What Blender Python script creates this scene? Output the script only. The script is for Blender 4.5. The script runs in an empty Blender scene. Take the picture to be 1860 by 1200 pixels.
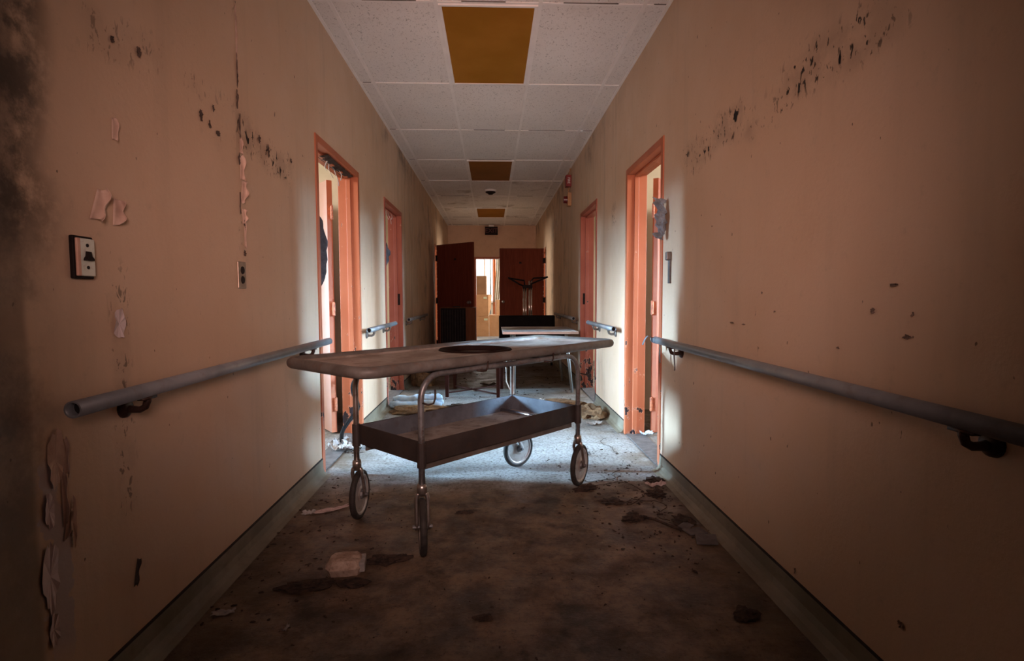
import bpy, bmesh, math, random
from mathutils import Vector, Matrix, noise
R = math.radians
PI = math.pi
random.seed(7)
scene = bpy.context.scene
COL = scene.collection

# ------------------------------------------------------------------ helpers
def link(name, bm, mat, parent=None, smooth=False, bevel=0.0, segs=2, solid=0.0):
    me = bpy.data.meshes.new(name)
    bmesh.ops.recalc_face_normals(bm, faces=bm.faces[:])
    bm.to_mesh(me); bm.free()
    if smooth:
        for p in me.polygons: p.use_smooth = True
    o = bpy.data.objects.new(name, me)
    COL.objects.link(o)
    if mat is not None:
        for m in (mat if isinstance(mat, (list, tuple)) else [mat]): me.materials.append(m)
    if solid:
        s = o.modifiers.new('solid', 'SOLIDIFY'); s.thickness = solid; s.offset = 0
    if bevel:
        b = o.modifiers.new('bevel', 'BEVEL'); b.width = bevel; b.segments = segs
        b.limit_method = 'ANGLE'; b.angle_limit = R(40)
    if parent is not None: o.parent = parent
    return o

def tag(o, label, cat, group=None, kind=None):
    o['label'] = label; o['category'] = cat
    if group: o['group'] = group
    if kind: o['kind'] = kind
    return o

def thing(name, label, cat, loc=(0, 0, 0), rotz=0.0, group=None):
    o = bpy.data.objects.new(name, None); COL.objects.link(o)
    o.empty_display_size = 0.05
    o.location = loc; o.rotation_euler = (0, 0, rotz)
    return tag(o, label, cat, group)

def struct(o):
    o['kind'] = 'structure'; return o

def sempty(name, loc=(0, 0, 0)):
    o = bpy.data.objects.new(name, None); COL.objects.link(o); o.location = loc
    o.empty_display_size = 0.05
    return struct(o)

def bx(bm, x0, x1, y0, y1, z0, z1, M=None, mi=0):
    vs = [Vector((x, y, z)) for z in (z0, z1) for y in (y0, y1) for x in (x0, x1)]
    if M is not None: vs = [M @ v for v in vs]
    v = [bm.verts.new(p) for p in vs]
    for f in ((0, 2, 3, 1), (4, 5, 7, 6), (0, 1, 5, 4), (2, 6, 7, 3), (0, 4, 6, 2), (1, 3, 7, 5)):
        bm.faces.new([v[i] for i in f]).material_index = mi

def box(x0, x1, y0, y1, z0, z1, M=None):
    bm = bmesh.new(); bx(bm, x0, x1, y0, y1, z0, z1, M); return bm

def tube(bm, pts, r, n=12, closed=False, caps=True, mi=0):
    pts = [Vector(p) for p in pts]; N = len(pts)
    rad = r if isinstance(r, (list, tuple)) else [r] * N
    tang = []
    for i in range(N):
        if closed: t = pts[(i + 1) % N] - pts[i - 1]
        else: t = pts[min(i + 1, N - 1)] - pts[max(i - 1, 0)]
        tang.append(t.normalized())
    up = Vector((0, 0, 1)) if abs(tang[0].z) < .9 else Vector((1, 0, 0))
    nrm = (up - tang[0] * up.dot(tang[0])).normalized()
    rings = []
    for i in range(N):
        nrm = (nrm - tang[i] * nrm.dot(tang[i])).normalized()
        b = tang[i].cross(nrm)
        rings.append([bm.verts.new(pts[i] + (nrm * math.cos(2 * PI * k / n) + b * math.sin(2 * PI * k / n)) * rad[i]) for k in range(n)])
    for i in range(N if closed else N - 1):
        a, c = rings[i], rings[(i + 1) % N]
        for k in range(n):
            bm.faces.new((a[k], a[(k + 1) % n], c[(k + 1) % n], c[k])).material_index = mi
    if caps and not closed:
        bm.faces.new(rings[0][::-1]).material_index = mi; bm.faces.new(rings[-1]).material_index = mi

def lathe(bm, prof, M=Matrix(), n=28, closed=False):
    """prof: list of (radius, height) about local z"""
    rings = []
    for r, h in prof:
        if r < 1e-6: rings.append([bm.verts.new(M @ Vector((0, 0, h)))])
        else: rings.append([bm.verts.new(M @ Vector((r * math.cos(2 * PI * k / n), r * math.sin(2 * PI * k / n), h))) for k in range(n)])
    L = len(rings)
    for i in range(L if closed else L - 1):
        a, b = rings[i], rings[(i + 1) % L]
        for k in range(n):
            k2 = (k + 1) % n
            if len(a) == 1 and len(b) == 1: continue
            if len(a) == 1: bm.faces.new((a[0], b[k], b[k2]))
            elif len(b) == 1: bm.faces.new((a[k], a[k2], b[0]))
            else: bm.faces.new((a[k], a[k2], b[k2], b[k]))

def axis_matrix(loc, zdir):
    z = Vector(zdir).normalized()
    x = Vector((0, 0, 1)).cross(z)
    if x.length < 1e-4: x = Vector((1, 0, 0))
    x.normalize(); y = z.cross(x)
    M = Matrix((x, y, z)).transposed().to_4x4(); M.translation = Vector(loc)
    return M

def arc(c, r, a0, a1, n, ax, ay):
    c, ax, ay = Vector(c), Vector(ax), Vector(ay)
    return [c + ax * (r * math.cos(a0 + (a1 - a0) * i / n)) + ay * (r * math.sin(a0 + (a1 - a0) * i / n)) for i in range(n + 1)]

def rrect(x0, x1, y0, y1, r, n=6):
    P = []
    for cx, cy, a in ((x1 - r, y1 - r, 0), (x0 + r, y1 - r, PI / 2), (x0 + r, y0 + r, PI), (x1 - r, y0 + r, 1.5 * PI)):
        P += [(cx + r * math.cos(a + PI / 2 * i / n), cy + r * math.sin(a + PI / 2 * i / n)) for i in range(n + 1)]
    return P

def sheet(fn, nu, nv):
    bm = bmesh.new()
    g = [[bm.verts.new(fn(i / nu, j / nv)) for j in range(nv + 1)] for i in range(nu + 1)]
    for i in range(nu):
        for j in range(nv):
            bm.faces.new((g[i][j], g[i + 1][j], g[i + 1][j + 1], g[i][j + 1]))
    return bm

def lump(sx, sy, sz, seed, rough=.35, sub=3, freq=2.2):
    bm = bmesh.new()
    bmesh.ops.create_icosphere(bm, subdivisions=sub, radius=1)
    off = Vector((seed * 3.7, seed * 1.3, seed * 7.1))
    for v in bm.verts:
        d = 1 + rough * noise.noise(v.co * freq + off) + rough * .5 * noise.noise(v.co * freq * 2.7 + off)
        c = v.co * d
        v.co = Vector((c.x * sx, c.y * sy, max(c.z, -.25) * sz + .25 * sz))
    return bm

# ------------------------------------------------------------------ materials
class NT:
    def __init__(s, name):
        s.m = bpy.data.materials.new(name); s.m.use_nodes = True
        s.t = s.m.node_tree; s.b = s.t.nodes['Principled BSDF']
        s.pos = s.new('ShaderNodeNewGeometry').outputs['Position']
    def new(s, t): return s.t.nodes.new(t)
    def set(s, sock, v):
        if isinstance(v, bpy.types.NodeSocket): s.t.links.new(v, sock)
        elif isinstance(v, (tuple, list)) and sock.type == 'RGBA': sock.default_value = (*v[:3], 1)
        else: sock.default_value = v
    def math(s, op, a, b=None, c=None, clamp=False):
        n = s.new('ShaderNodeMath'); n.operation = op; n.use_clamp = clamp
        s.set(n.inputs[0], a)
        if b is not None: s.set(n.inputs[1], b)
        if c is not None: s.set(n.inputs[2], c)
        return n.outputs[0]
    def mul(s, a, b): return s.math('MULTIPLY', a, b)
    def add(s, a, b): return s.math('ADD', a, b)
    def sub(s, a, b): return s.math('SUBTRACT', a, b)
    def mx(s, a, b): return s.math('MAXIMUM', a, b)
    def mapv(s, v, scale=(1, 1, 1), loc=(0, 0, 0), rot=(0, 0, 0)):
        n = s.new('ShaderNodeMapping'); s.set(n.inputs['Vector'], v)
        n.inputs['Scale'].default_value = scale; n.inputs['Location'].default_value = loc; n.inputs['Rotation'].default_value = rot
        return n.outputs[0]
    def noise(s, scale, detail=4, rough=.55, v=None, dist=0.0):
        n = s.new('ShaderNodeTexNoise'); s.set(n.inputs['Vector'], s.pos if v is None else v)
        n.inputs['Scale'].default_value = scale; n.inputs['Detail'].default_value = detail
        n.inputs['Roughness'].default_value = rough; n.inputs['Distortion'].default_value = dist
        return n.outputs['Fac']
    def vor(s, scale, v=None, feature='F1', out='Distance'):
        n = s.new('ShaderNodeTexVoronoi'); n.feature = feature
        s.set(n.inputs['Vector'], s.pos if v is None else v); n.inputs['Scale'].default_value = scale
        return n.outputs[out]
    def step(s, x, a, b, lo=0.0, hi=1.0):      # smooth ramp: a -> lo, b -> hi
        n = s.new('ShaderNodeMapRange'); n.interpolation_type = 'SMOOTHSTEP'
        s.set(n.inputs['Value'], x)
        if a > b: a, b, lo, hi = b, a, hi, lo
        for i, v in zip(('From Min', 'From Max', 'To Min', 'To Max'), (a, b, lo, hi)): n.inputs[i].default_value = v
        return n.outputs['Result']
    def band(s, x, c, w, soft):                 # 1 inside |x-c|<w
        d = s.math('ABSOLUTE', s.sub(x, c)); return s.step(d, w + soft, w)
    def mix(s, f, a, b, mode='MIX'):
        n = s.new('ShaderNodeMix'); n.data_type = 'RGBA'; n.blend_type = mode
        s.set(n.inputs[0], f); s.set(n.inputs[6], a); s.set(n.inputs[7], b)
        return n.outputs[2]
    def xyz(s, v=None):
        n = s.new('ShaderNodeSeparateXYZ'); s.set(n.inputs[0], s.pos if v is None else v); return n.outputs
    def bump(s, h, strength=.3, dist=.01):
        n = s.new('ShaderNodeBump'); s.set(n.inputs['Height'], h)
        n.inputs['Strength'].default_value = strength; n.inputs['Distance'].default_value = dist
        s.t.links.new(n.outputs[0], s.b.inputs['Normal'])
    def done(s, col=None, rough=.7, metal=0.0, spec=None):
        if col is not None: s.set(s.b.inputs['Base Color'], col)
        s.set(s.b.inputs['Roughness'], rough); s.set(s.b.inputs['Metallic'], metal)
        if spec is not None: s.b.inputs['Specular IOR Level'].default_value = spec
        return s.m

def mottled(name, c1, c2, scale=8, rough=.7, metal=0, bump=0, lo=.35, hi=.65, spec=None, dirt=None, dirt_amt=.5, local=False):
    n = NT(name)
    v = None
    if local:
        tc = n.new('ShaderNodeTexCoord'); v = tc.outputs['Object']
    f = n.step(n.noise(scale, 6, .6, v), lo, hi)
    col = n.mix(f, c1, c2)
    if dirt is not None:
        g = n.step(n.noise(scale * 3.1, 5, .65, v), .5, .7)
        col = n.mix(n.mul(g, dirt_amt), col, dirt)
    if bump: n.bump(n.noise(scale * 5, 4, .6, v), bump, .005)
    return n.done(col, rough, metal, spec)

PEACH = (.57, .405, .28)
PEACH2 = (.63, .46, .33)

def wall_material(name, side):
    n = NT(name)
    p = n.xyz(); Y, Z = p[1], p[2]
    col = n.mix(n.step(n.noise(.9, 4, .5), .35, .7), PEACH, PEACH2)
    # vertical grime runs
    sv = n.mapv(n.pos, scale=(1, 5.5, .55))
    runs = n.step(n.noise(1.6, 5, .6, sv), .50, .76)
    runsw = n.step(Y, 3.0, 8.5, .18, .75)
    col = n.mix(n.mul(runs, runsw), col, (.30, .235, .175))
    # damp staining near the ceiling and the far half of the corridor
    st = n.step(n.noise(2.3, 6, .65), .48, .72)
    stw = n.mx(n.mul(n.step(Z, 2.3, 2.79), n.step(Y, 3.8, 6.5)), n.mul(n.step(Y, 6.8, 8.2), n.step(Y, 10.2, 9.8, 0, .8)))
    col = n.mix(n.mul(st, stw), col, (.20, .16, .125))
    # fine dust mottling
    col = n.mix(n.step(n.noise(26, 5, .7), .55, .8, 0, .30), col, (.36, .28, .21))
    wob = n.mul(n.sub(n.noise(3.0, 3, .5), .5), .22)
    zz = n.add(Z, wob)
    fl = n.mapv(n.pos, scale=(1, 1.9, 1.0))
    spots = n.step(n.noise(17, 3, .55, fl, .5), .600, .645)
    spots2 = n.step(n.noise(34, 3, .6, fl, .4), .63, .67)
    speck = n.mx(spots, spots2)
    if side == 'right':
        zone = n.mul(n.band(zz, 1.83, .045, .075), n.mul(n.step(Y, 1.25, 1.6), n.step(Y, 3.06, 2.95)))
        zone = n.mul(zone, n.step(n.noise(2.6, 3, .5), .34, .52))
        zone = n.mx(zone, n.mul(n.band(Y, 4.74, .05, .07), n.band(Z, 1.80, .05, .08)))
        zone = n.mx(zone, n.mul(n.band(Y, 2.36, .03, .05), n.band(Z, 1.86, .03, .05)))
    else:
        zone = n.mul(n.band(zz, 1.77, .04, .07), n.mul(n.step(Y, 1.93, 2.02), n.step(Y, 3.02, 2.9)))
        zone = n.mul(zone, n.step(n.noise(3.1, 3, .5), .36, .55))
        z2 = n.mul(n.band(zz, 1.82, .03, .05), n.band(Y, 1.66, .13, .08))
        z3 = n.mul(n.band(Y, 2.36, .012, .02), n.mul(n.step(Z, 1.25, 1.35), n.step(n.noise(4, 3, .5), .42, .6)))
        z4 = n.mul(n.band(Y, 1.585, .025, .03), n.band(Z, .82, .3, .1))
        zone = n.mx(n.mx(zone, n.mul(z2, .45)), n.mx(z3, n.mul(z4, .6)))
    soft = n.step(n.noise(7, 4, .6), .40, .62)
    col = n.mix(n.mul(n.mul(zone, soft), .30), col, (.16, .11, .08))
    col = n.mix(n.mul(zone, speck), col, (.018, .013, .010))
    # a sparse scatter of tiny dark nicks everywhere
    nick = n.step(n.noise(21, 2, .5, n.mapv(n.pos, scale=(1, 1.6, 1), loc=(3, 5, 1))), .735, .76)
    col = n.mix(n.mul(nick, .75), col, (.05, .035, .025))
    if side == 'left':
        # mould climbing up the pier at the near end, peeled skin under the handrail
        moul = n.step(n.noise(3.4, 6, .7), .36, .60)
        mz = n.mul(n.step(n.add(Y, n.mul(wob, .5)), 1.40, 1.22), n.step(Z, .2, .9, .35, 1))
        col = n.mix(n.mul(n.mul(moul, mz), .85), col, (.10, .078, .06))
        pier = n.mul(n.step(n.add(Y, n.mul(wob, .12)), 1.285, 1.262), n.step(n.noise(2.2, 5, .7), .25, .6, .45, .9))
        col = n.mix(n.mul(pier, .65), col, (.15, .115, .09))
        top = n.mul(n.step(n.add(Y, wob), 1.42, 1.27), n.band(Z, 1.55, .25, .18))
        col = n.mix(n.mul(n.mul(top, n.step(n.noise(9, 5, .7), .38, .6)), .8), col, (.05, .04, .032))
        peel = n.mul(n.mul(n.band(n.add(Y, n.mul(n.sub(n.noise(7, 4, .6), .5), .16)), 1.325, .035, .006), n.step(Z, .15, .3)), n.step(Z, .72, .68))
        col = n.mix(n.mul(peel, n.step(n.noise(3.7, 3, .5), .42, .46)), col, (.44, .36, .34))
    h = n.add(n.mul(n.noise(60, 4, .6), .35), n.mul(n.noise(3, 3, .5), 1.2))
    n.bump(h, .22, .012)
    return n.done(col, n.step(n.noise(5, 3, .5), .3, .7, .55, .8), 0, .3)

M_WL = wall_material('wall_paint_left', 'left')
M_WR = wall_material('wall_paint_right', 'right')
M_ROOM = mottled('side_room_paint', (.50, .43, .31), (.56, .48, .36), 3, .8)
M_END = mottled('end_wall_paint', (.60, .42, .29), (.66, .48, .34), 2, .75, dirt=(.4, .28, .2), dirt_amt=.25)

def floor_material():
    n = NT('dirty_floor')
    p = n.xyz(); X, Y = p[0], p[1]
    base = n.mix(n.step(n.noise(2.2, 6, .6), .3, .7), (.23, .23, .225), (.36, .37, .37))
    scr = n.noise(9, 6, .7, n.mapv(n.pos, scale=(.7, 1.7, 1)))
    base = n.mix(n.step(scr, .48, .72, 0, .75), base, (.17, .145, .115))
    fine = n.noise(55, 5, .75)
    base = n.mix(n.step(fine, .46, .62, 0, .8), base, (.075, .066, .06))
    # near dirt doubling as painted shade, ending at the window-light edge; dirt behind trolley
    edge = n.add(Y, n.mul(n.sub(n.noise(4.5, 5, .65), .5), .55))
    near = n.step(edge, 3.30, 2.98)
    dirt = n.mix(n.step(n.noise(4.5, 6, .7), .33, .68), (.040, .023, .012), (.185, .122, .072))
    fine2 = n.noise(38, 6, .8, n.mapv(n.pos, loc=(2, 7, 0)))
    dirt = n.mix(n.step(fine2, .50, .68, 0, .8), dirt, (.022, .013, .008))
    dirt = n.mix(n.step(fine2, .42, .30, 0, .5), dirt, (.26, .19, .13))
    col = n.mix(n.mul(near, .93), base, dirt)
    # wet looking black patches
    blot = n.step(n.noise(3.3, 5, .65, n.mapv(n.pos, loc=(4.1, 2.2, 0))), .54, .68)
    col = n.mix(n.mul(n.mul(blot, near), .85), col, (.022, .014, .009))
    midd = n.mul(n.band(Y, 7.8, 1.6, .7), n.step(n.noise(1.4, 4, .6), .3, .6))
    col = n.mix(n.mul(midd, .8), col, (.12, .075, .045))
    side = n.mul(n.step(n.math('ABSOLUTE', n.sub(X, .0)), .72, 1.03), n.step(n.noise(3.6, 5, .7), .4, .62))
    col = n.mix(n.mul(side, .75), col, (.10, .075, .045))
    # grit
    grit = n.step(n.vor(38), .16, .10)
    gm = n.step(n.noise(5, 4, .6, n.mapv(n.pos, loc=(1, 9, 0))), .52, .60)
    col = n.mix(n.mul(n.mul(grit, gm), .8), col, (.03, .02, .015))
    n.bump(n.add(n.mul(fine, .5), n.add(n.mul(scr, .8), n.noise(14, 4, .6))), .35, .012)
    rough = n.step(n.noise(6, 4, .6), .3, .7, .42, .75)
    return n.done(col, rough, 0, .35)
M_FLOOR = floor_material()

def ceiling_material():
    n = NT('fissured_ceiling_tile')
    p = n.xyz(); Y = p[1]
    col = n.mix(n.step(n.noise(1.3, 4, .5), .3, .7), (.76, .73, .70), (.84, .81, .78))
    fi = n.step(n.noise(80, 3, .6, n.mapv(n.pos, scale=(1, .6, 1)), .9), .58, .66)
    col = n.mix(n.mul(fi, .55), col, (.24, .22, .20))
    pin = n.step(n.vor(150), .22, .12)
    col = n.mix(n.mul(pin, .35), col, (.3, .27, .25))
    st = n.mul(n.step(n.noise(1.7, 5, .65, n.mapv(n.pos, loc=(0, 3.3, 0))), .55, .72), n.step(Y, 7.2, 9.0))
    col = n.mix(n.mul(st, .7), col, (.24, .17, .115))
    col = n.mix(n.step(n.noise(2.6, 5, .6), .6, .8, 0, .3), col, (.40, .34, .28))
    n.bump(n.sub(n.noise(80, 3, .6, n.mapv(n.pos, scale=(1, .6, 1)), .9), fi), .2, .004)
    return n.done(col, .9, 0, .1)
M_CEIL = ceiling_material()
M_GRID = mottled('ceiling_grid_paint', (.82, .79, .76), (.88, .85, .82), 6, .6)
M_TGAP = mottled('tile_shadow_gap', (.10, .09, .08), (.2, .18, .16), 10, .9)
M_GAP = mottled('dark_gap', (.015, .013, .012), (.03, .025, .022), 10, .9)

def frame_material(name, base, base2, chips=1.0, low=.5):
    n = NT(name)
    p = n.xyz(); Z = p[2]
    col = n.mix(n.step(n.noise(3, 4, .5), .3, .7), base, base2)
    w = n.step(Z, .9, .05, .0, low)
    th = n.sub(n.noise(15, 4, .62, n.mapv(n.pos, scale=(1, 1, .55))), n.sub(.70, n.mul(w, .26 * chips)))
    ch = n.step(th, 0, .012)
    rim = n.step(th, -.03, 0)
    col = n.mix(n.mul(rim, .5), col, (.75, .42, .30))
    col = n.mix(ch, col, (.022, .015, .02))
    col = n.mix(n.step(n.noise(30, 4, .7), .58, .75, 0, .35), col, (.32, .10, .05))
    n.bump(n.mul(ch, -1.0), .4, .004)
    return n.done(col, .45, 0, .4)
M_FRAME = frame_material('orange_frame_paint', (.40, .115, .052), (.45, .14, .066), 1.0, .55)
M_FRAME_BAD = frame_material('flaking_frame_paint', (.30, .07, .042), (.35, .095, .06), 1.25, .62)
M_LEAF = mottled('pink_door_paint', (.46, .28, .23), (.52, .32, .27), 3, .5, dirt=(.5, .2, .13), dirt_amt=.2)
M_LEAF2 = mottled('salmon_door_paint', (.36, .105, .06), (.40, .125, .078), 3, .5, dirt=(.3, .08, .045), dirt_amt=.3)
M_LEAFEDGE = mottled('orange_door_edge', (.44, .13, .06), (.48, .155, .072), 6, .5, dirt=(.4, .13, .07), dirt_amt=.3)
M_HINGE = mottled('painted_hinge', (.62, .22, .11), (.45, .15, .08), 30, .45, dirt=(.15, .08, .05), dirt_amt=.6)

def wood_material(name, a, b, rough=.4):
    n = NT(name)
    g = n.noise(4, 6, .65, n.mapv(n.pos, scale=(9, 9, .7)), .6)
    col = n.mix(n.step(g, .3, .7), a, b)
    return n.done(col, .6, 0, .08)
M_BROWN = wood_material('brown_door_veneer', (.10, .022, .012), (.14, .034, .018))
M_DKWOOD = wood_material('dark_stool_wood', (.045, .014, .010), (.07, .022, .015), .45)
M_CABWOOD = wood_material('cabinet_veneer', (.10, .036, .016), (.14, .05, .022))
M_BLACK = mottled('black_vinyl', (.006, .005, .005), (.010, .008, .008), 12, .7, spec=.08)
M_RUB = mottled('tyre_rubber', (.014, .012, .011), (.03, .026, .023), 30, .75, local=True)
M_STEEL = mottled('tarnished_tube_steel', (.34, .31, .285), (.50, .48, .46), 9, .34, .9, dirt=(.16, .09, .055), dirt_amt=.6, local=True)
M_RUST = mottled('rusty_tube_steel', (.11, .115, .12), (.20, .21, .22), 14, .40, .5, dirt=(.09, .04, .02), dirt_amt=.7, local=True)
M_RIM = mottled('dusty_bed_rim', (.080, .070, .062), (.15, .142, .132), 7, .55, .1, dirt=(.13, .08, .055), dirt_amt=.6, local=True)
M_SHEET = mottled('dusty_bed_sheet', (.24, .19, .155), (.38, .33, .295), 6, .55, .15, bump=.25, dirt=(.13, .09, .065), dirt_amt=.6, local=True)
M_TRAY = mottled('dark_tray_steel', (.022, .017, .016), (.040, .032, .03), 5, .6, .1, dirt=(.05, .028, .018), dirt_amt=.5, local=True)
M_TRAY_LIT = mottled('tray_steel_lit', (.105, .12, .145), (.18, .20, .235), 5, .42, .3, dirt=(.08, .06, .05), dirt_amt=.5, local=True)  # inner tray walls paler and bluer, window light put into the colour
M_TRAYF = mottled('dusty_tray_floor', (.26, .215, .18), (.40, .36, .33), 6, .6, .0, bump=.2, dirt=(.07, .045, .03), dirt_amt=.7, local=True)
M_RING = mottled('brown_ring', (.010, .005, .004), (.018, .009, .007), 10, .7, spec=.06)
M_WHEEL = mottled('grey_wheel_disc', (.40, .37, .34), (.52, .50, .48), 9, .4, .35, dirt=(.2, .14, .1), dirt_amt=.6, local=True)
M_HOOK = mottled('dark_hook', (.03, .018, .014), (.05, .03, .024), 20, .5, .5)
M_RAIL = mottled('galvanised_rail', (.21, .235, .26), (.29, .315, .34), 5, .42, .4, dirt=(.2, .17, .15), dirt_amt=.5)
M_BRKT = mottled('dark_bracket', (.035, .018, .014), (.06, .032, .025), 12, .45, .3)
M_BRKT2 = mottled('grey_bracket', (.12, .105, .095), (.17, .15, .14), 12, .45, .4)
M_HOLE = mottled('pipe_bore', (.004, .004, .004), (.008, .007, .007), 12, .9)
M_BASEB = mottled('grey_green_cove', (.15, .13, .09), (.22, .195, .145), 4, .6, dirt=(.14, .11, .07), dirt_amt=.6)
M_AMBER = mottled('amber_diffuser', (.30, .122, .012), (.35, .145, .018), 2.2, .7, spec=.05)
M_AMBER_D = mottled('dull_amber_diffuser', (.22, .080, .010), (.27, .10, .014), 2.2, .7, spec=.05)
M_RED = mottled('alarm_red', (.16, .010, .009), (.20, .013, .011), 12, .4)
M_DKRED = mottled('dark_red_lens', (.10, .006, .006), (.14, .01, .01), 12, .35)
M_TAN = mottled('tan_box', (.42, .22, .09), (.48, .26, .12), 12, .5)
M_WHITE = mottled('white_plastic', (.72, .71, .68), (.78, .77, .74), 12, .5)
M_DARKP = mottled('dark_plastic', (.012, .008, .008), (.02, .014, .013), 12, .6, spec=.12)
M_SIGNTXT = mottled('dim_red_letters', (.10, .018, .014), (.13, .022, .018), 12, .5)
M_MINT = mottled('pale_mint_plate', (.66, .72, .64), (.74, .79, .71), 25, .45, dirt=(.45, .38, .33), dirt_amt=.4)
M_PINKP = mottled('faded_pink_strip', (.62, .36, .27), (.7, .46, .36), 20, .5)
M_BRASS = mottled('tarnished_outlet_plate', (.27, .20, .15), (.36, .28, .22), 40, .4, .5)
M_PEEL = mottled('peeled_paint_back', (.44, .30, .235), (.62, .45, .36), 9, .8)
M_CRACK = mottled('dark_paint_crack', (.05, .033, .026), (.11, .075, .058), 30, .9)
M_CRACK2 = mottled('shallow_paint_crack', (.13, .09, .07), (.26, .185, .145), 40, .9)
M_PATCH = mottled('bare_pale_patch', (.60, .50, .50), (.68, .58, .58), 14, .85)
M_PEEL_G = mottled('grey_peeled_paint', (.13, .145, .165), (.21, .23, .255), 14, .8, bump=.2, dirt=(.05, .05, .055), dirt_amt=.5)
M_DKCLOTH = mottled('dark_hanging_sheet', (.02, .018, .022), (.06, .05, .06), 18, .7)
M_PAPER = mottled('dirty_paper', (.26, .25, .24), (.40, .385, .37), 14, .8, dirt=(.3, .22, .17), dirt_amt=.5)
M_PINKPAPER = mottled('pinkish_paper', (.40, .29, .275), (.52, .40, .37), 20, .8, dirt=(.16, .08, .06), dirt_amt=.6)
M_DIRT = mottled('dark_dirt_clump', (.016, .010, .007), (.05, .03, .02), 40, .95, bump=.5)
M_DIRTB = mottled('brown_debris', (.10, .06, .03), (.24, .15, .08), 16, .95, bump=.5, dirt=(.04, .022, .013), dirt_amt=.7)
M_SLATE = mottled('grey_tile_shard', (.07, .062, .06), (.12, .11, .108), 18, .7)
M_CHUNK = mottled('pale_plaster_chunk', (.31, .22, .165), (.46, .36, .29), 22, .9, bump=.4, dirt=(.10, .055, .035), dirt_amt=.5)
M_BLUE = mottled('pale_blue_towel', (.42, .62, .82), (.58, .72, .86), 30, .95, bump=.35)
M_CARD = mottled('cardboard', (.47, .26, .125), (.54, .31, .155), 3, .85, dirt=(.3, .15, .07), dirt_amt=.25)
M_CARD_D = mottled('dull_cardboard', (.29, .165, .085), (.35, .20, .105), 3, .85)
M_LABEL = mottled('pale_green_label', (.55, .62, .42), (.6, .67, .48), 20, .7)
M_TEAL = mottled('teal_dot', (.10, .22, .24), (.13, .26, .28), 20, .7)
M_CURT = mottled('beige_curtain', (.48, .43, .33), (.56, .50, .40), 5, .9)
M_CURT_O = mottled('orange_curtain', (.55, .16, .05), (.62, .2, .07), 5, .9)
M_GREYT = mottled('grey_table_laminate', (.27, .25, .235), (.34, .315, .295), 9, .45, dirt=(.2, .16, .13), dirt_amt=.5)
M_EDGE = mottled('pale_table_edge', (.50, .48, .46), (.58, .56, .54), 9, .35, .5)
M_LEGPALE = mottled('grey_green_leg', (.26, .29, .28), (.34, .37, .36), 9, .4, .3)
M_CHROME = mottled('chrome', (.66, .66, .68), (.74, .74, .76), 12, .16, 1.0)
M_WIRE = mottled('pale_wire', (.55, .47, .38), (.62, .54, .44), 20, .6)

# ------------------------------------------------------------------ dimensions
XL, XR = -1.049, 1.051
WT = .14                     # wall thickness
HC = 2.792                   # ceiling height
Y0, YE = -2.4, 13.2          # corridor ends
TOP = 2.065                  # outer top of the door frames
D1L, D1R = (3.355, 4.421), (3.361, 4.295)
D2L, D2R = (5.44, 6.469), (5.50, 6.516)
D3L, D3R = (10.15, 11.15), (10.75, 11.72)
TGRID = .6096; GX0 = -.9287; GY0 = 3.2946

# ------------------------------------------------------------------ setting
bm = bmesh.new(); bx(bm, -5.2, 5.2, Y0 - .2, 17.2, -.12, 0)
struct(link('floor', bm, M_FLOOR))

def side_wall(name, xa, xb, doors, mat):
    bm = bmesh.new(); y = Y0
    for a, b in doors:
        bx(bm, xa, xb, y, a, 0, HC + .15)
        bx(bm, xa, xb, a, b, TOP, HC + .15)
        y = b
    bx(bm, xa, xb, y, YE, 0, HC + .15)
    return struct(link(name, bm, mat))
wall_l = side_wall('wall_left', XL - WT, XL, [D1L, D2L, D3L], M_WL)
wall_r = side_wall('wall_right', XR, XR + WT, [D1R, D2R, D3R], M_WR)
struct(link('wall_back_light_block', box(XL - WT, XR + WT, Y0 - .15, Y0, 0, HC + .15), M_WL))  # unseen wall added to shut world light out behind the camera
# slightly raised pier face at the near end of the left wall
EO = (-.43, .56)             # opening in the end wall
bm = bmesh.new()
bx(bm, -5.2, EO[0], YE, YE + WT, 0, HC + .15); bx(bm, EO[1], 5.2, YE, YE + WT, 0, HC + .15)
bx(bm, EO[0], EO[1], YE, YE + WT, 2.05, HC + .15)
struct(link('wall_end', bm, M_END))

# outer shell of the side rooms
for s, nm in ((-1, 'left'), (1, 'right')):
    bm = bmesh.new()
    a, b = sorted((s * 5.05, s * 5.2)); bx(bm, a, b, Y0 - .2, 17.2, 0, HC + .15)
    struct(link('wall_outer_' + nm, bm, M_ROOM))
    bm = bmesh.new()
    xi = s * (1.05 + WT)
    a, b = sorted((xi, s * 5.05))
    for y in (2.35, 5.2, 9.3): bx(bm, a, b, y, y + .1, 0, HC + .15)
    struct(link('wall_partition_' + nm, bm, M_ROOM))
    # room side lining of the corridor wall so the rooms keep their own pale paint
struct(link('wall_far', box(-5.2, 5.2, 17.05, 17.2, 0, HC + .15), M_ROOM))

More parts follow.
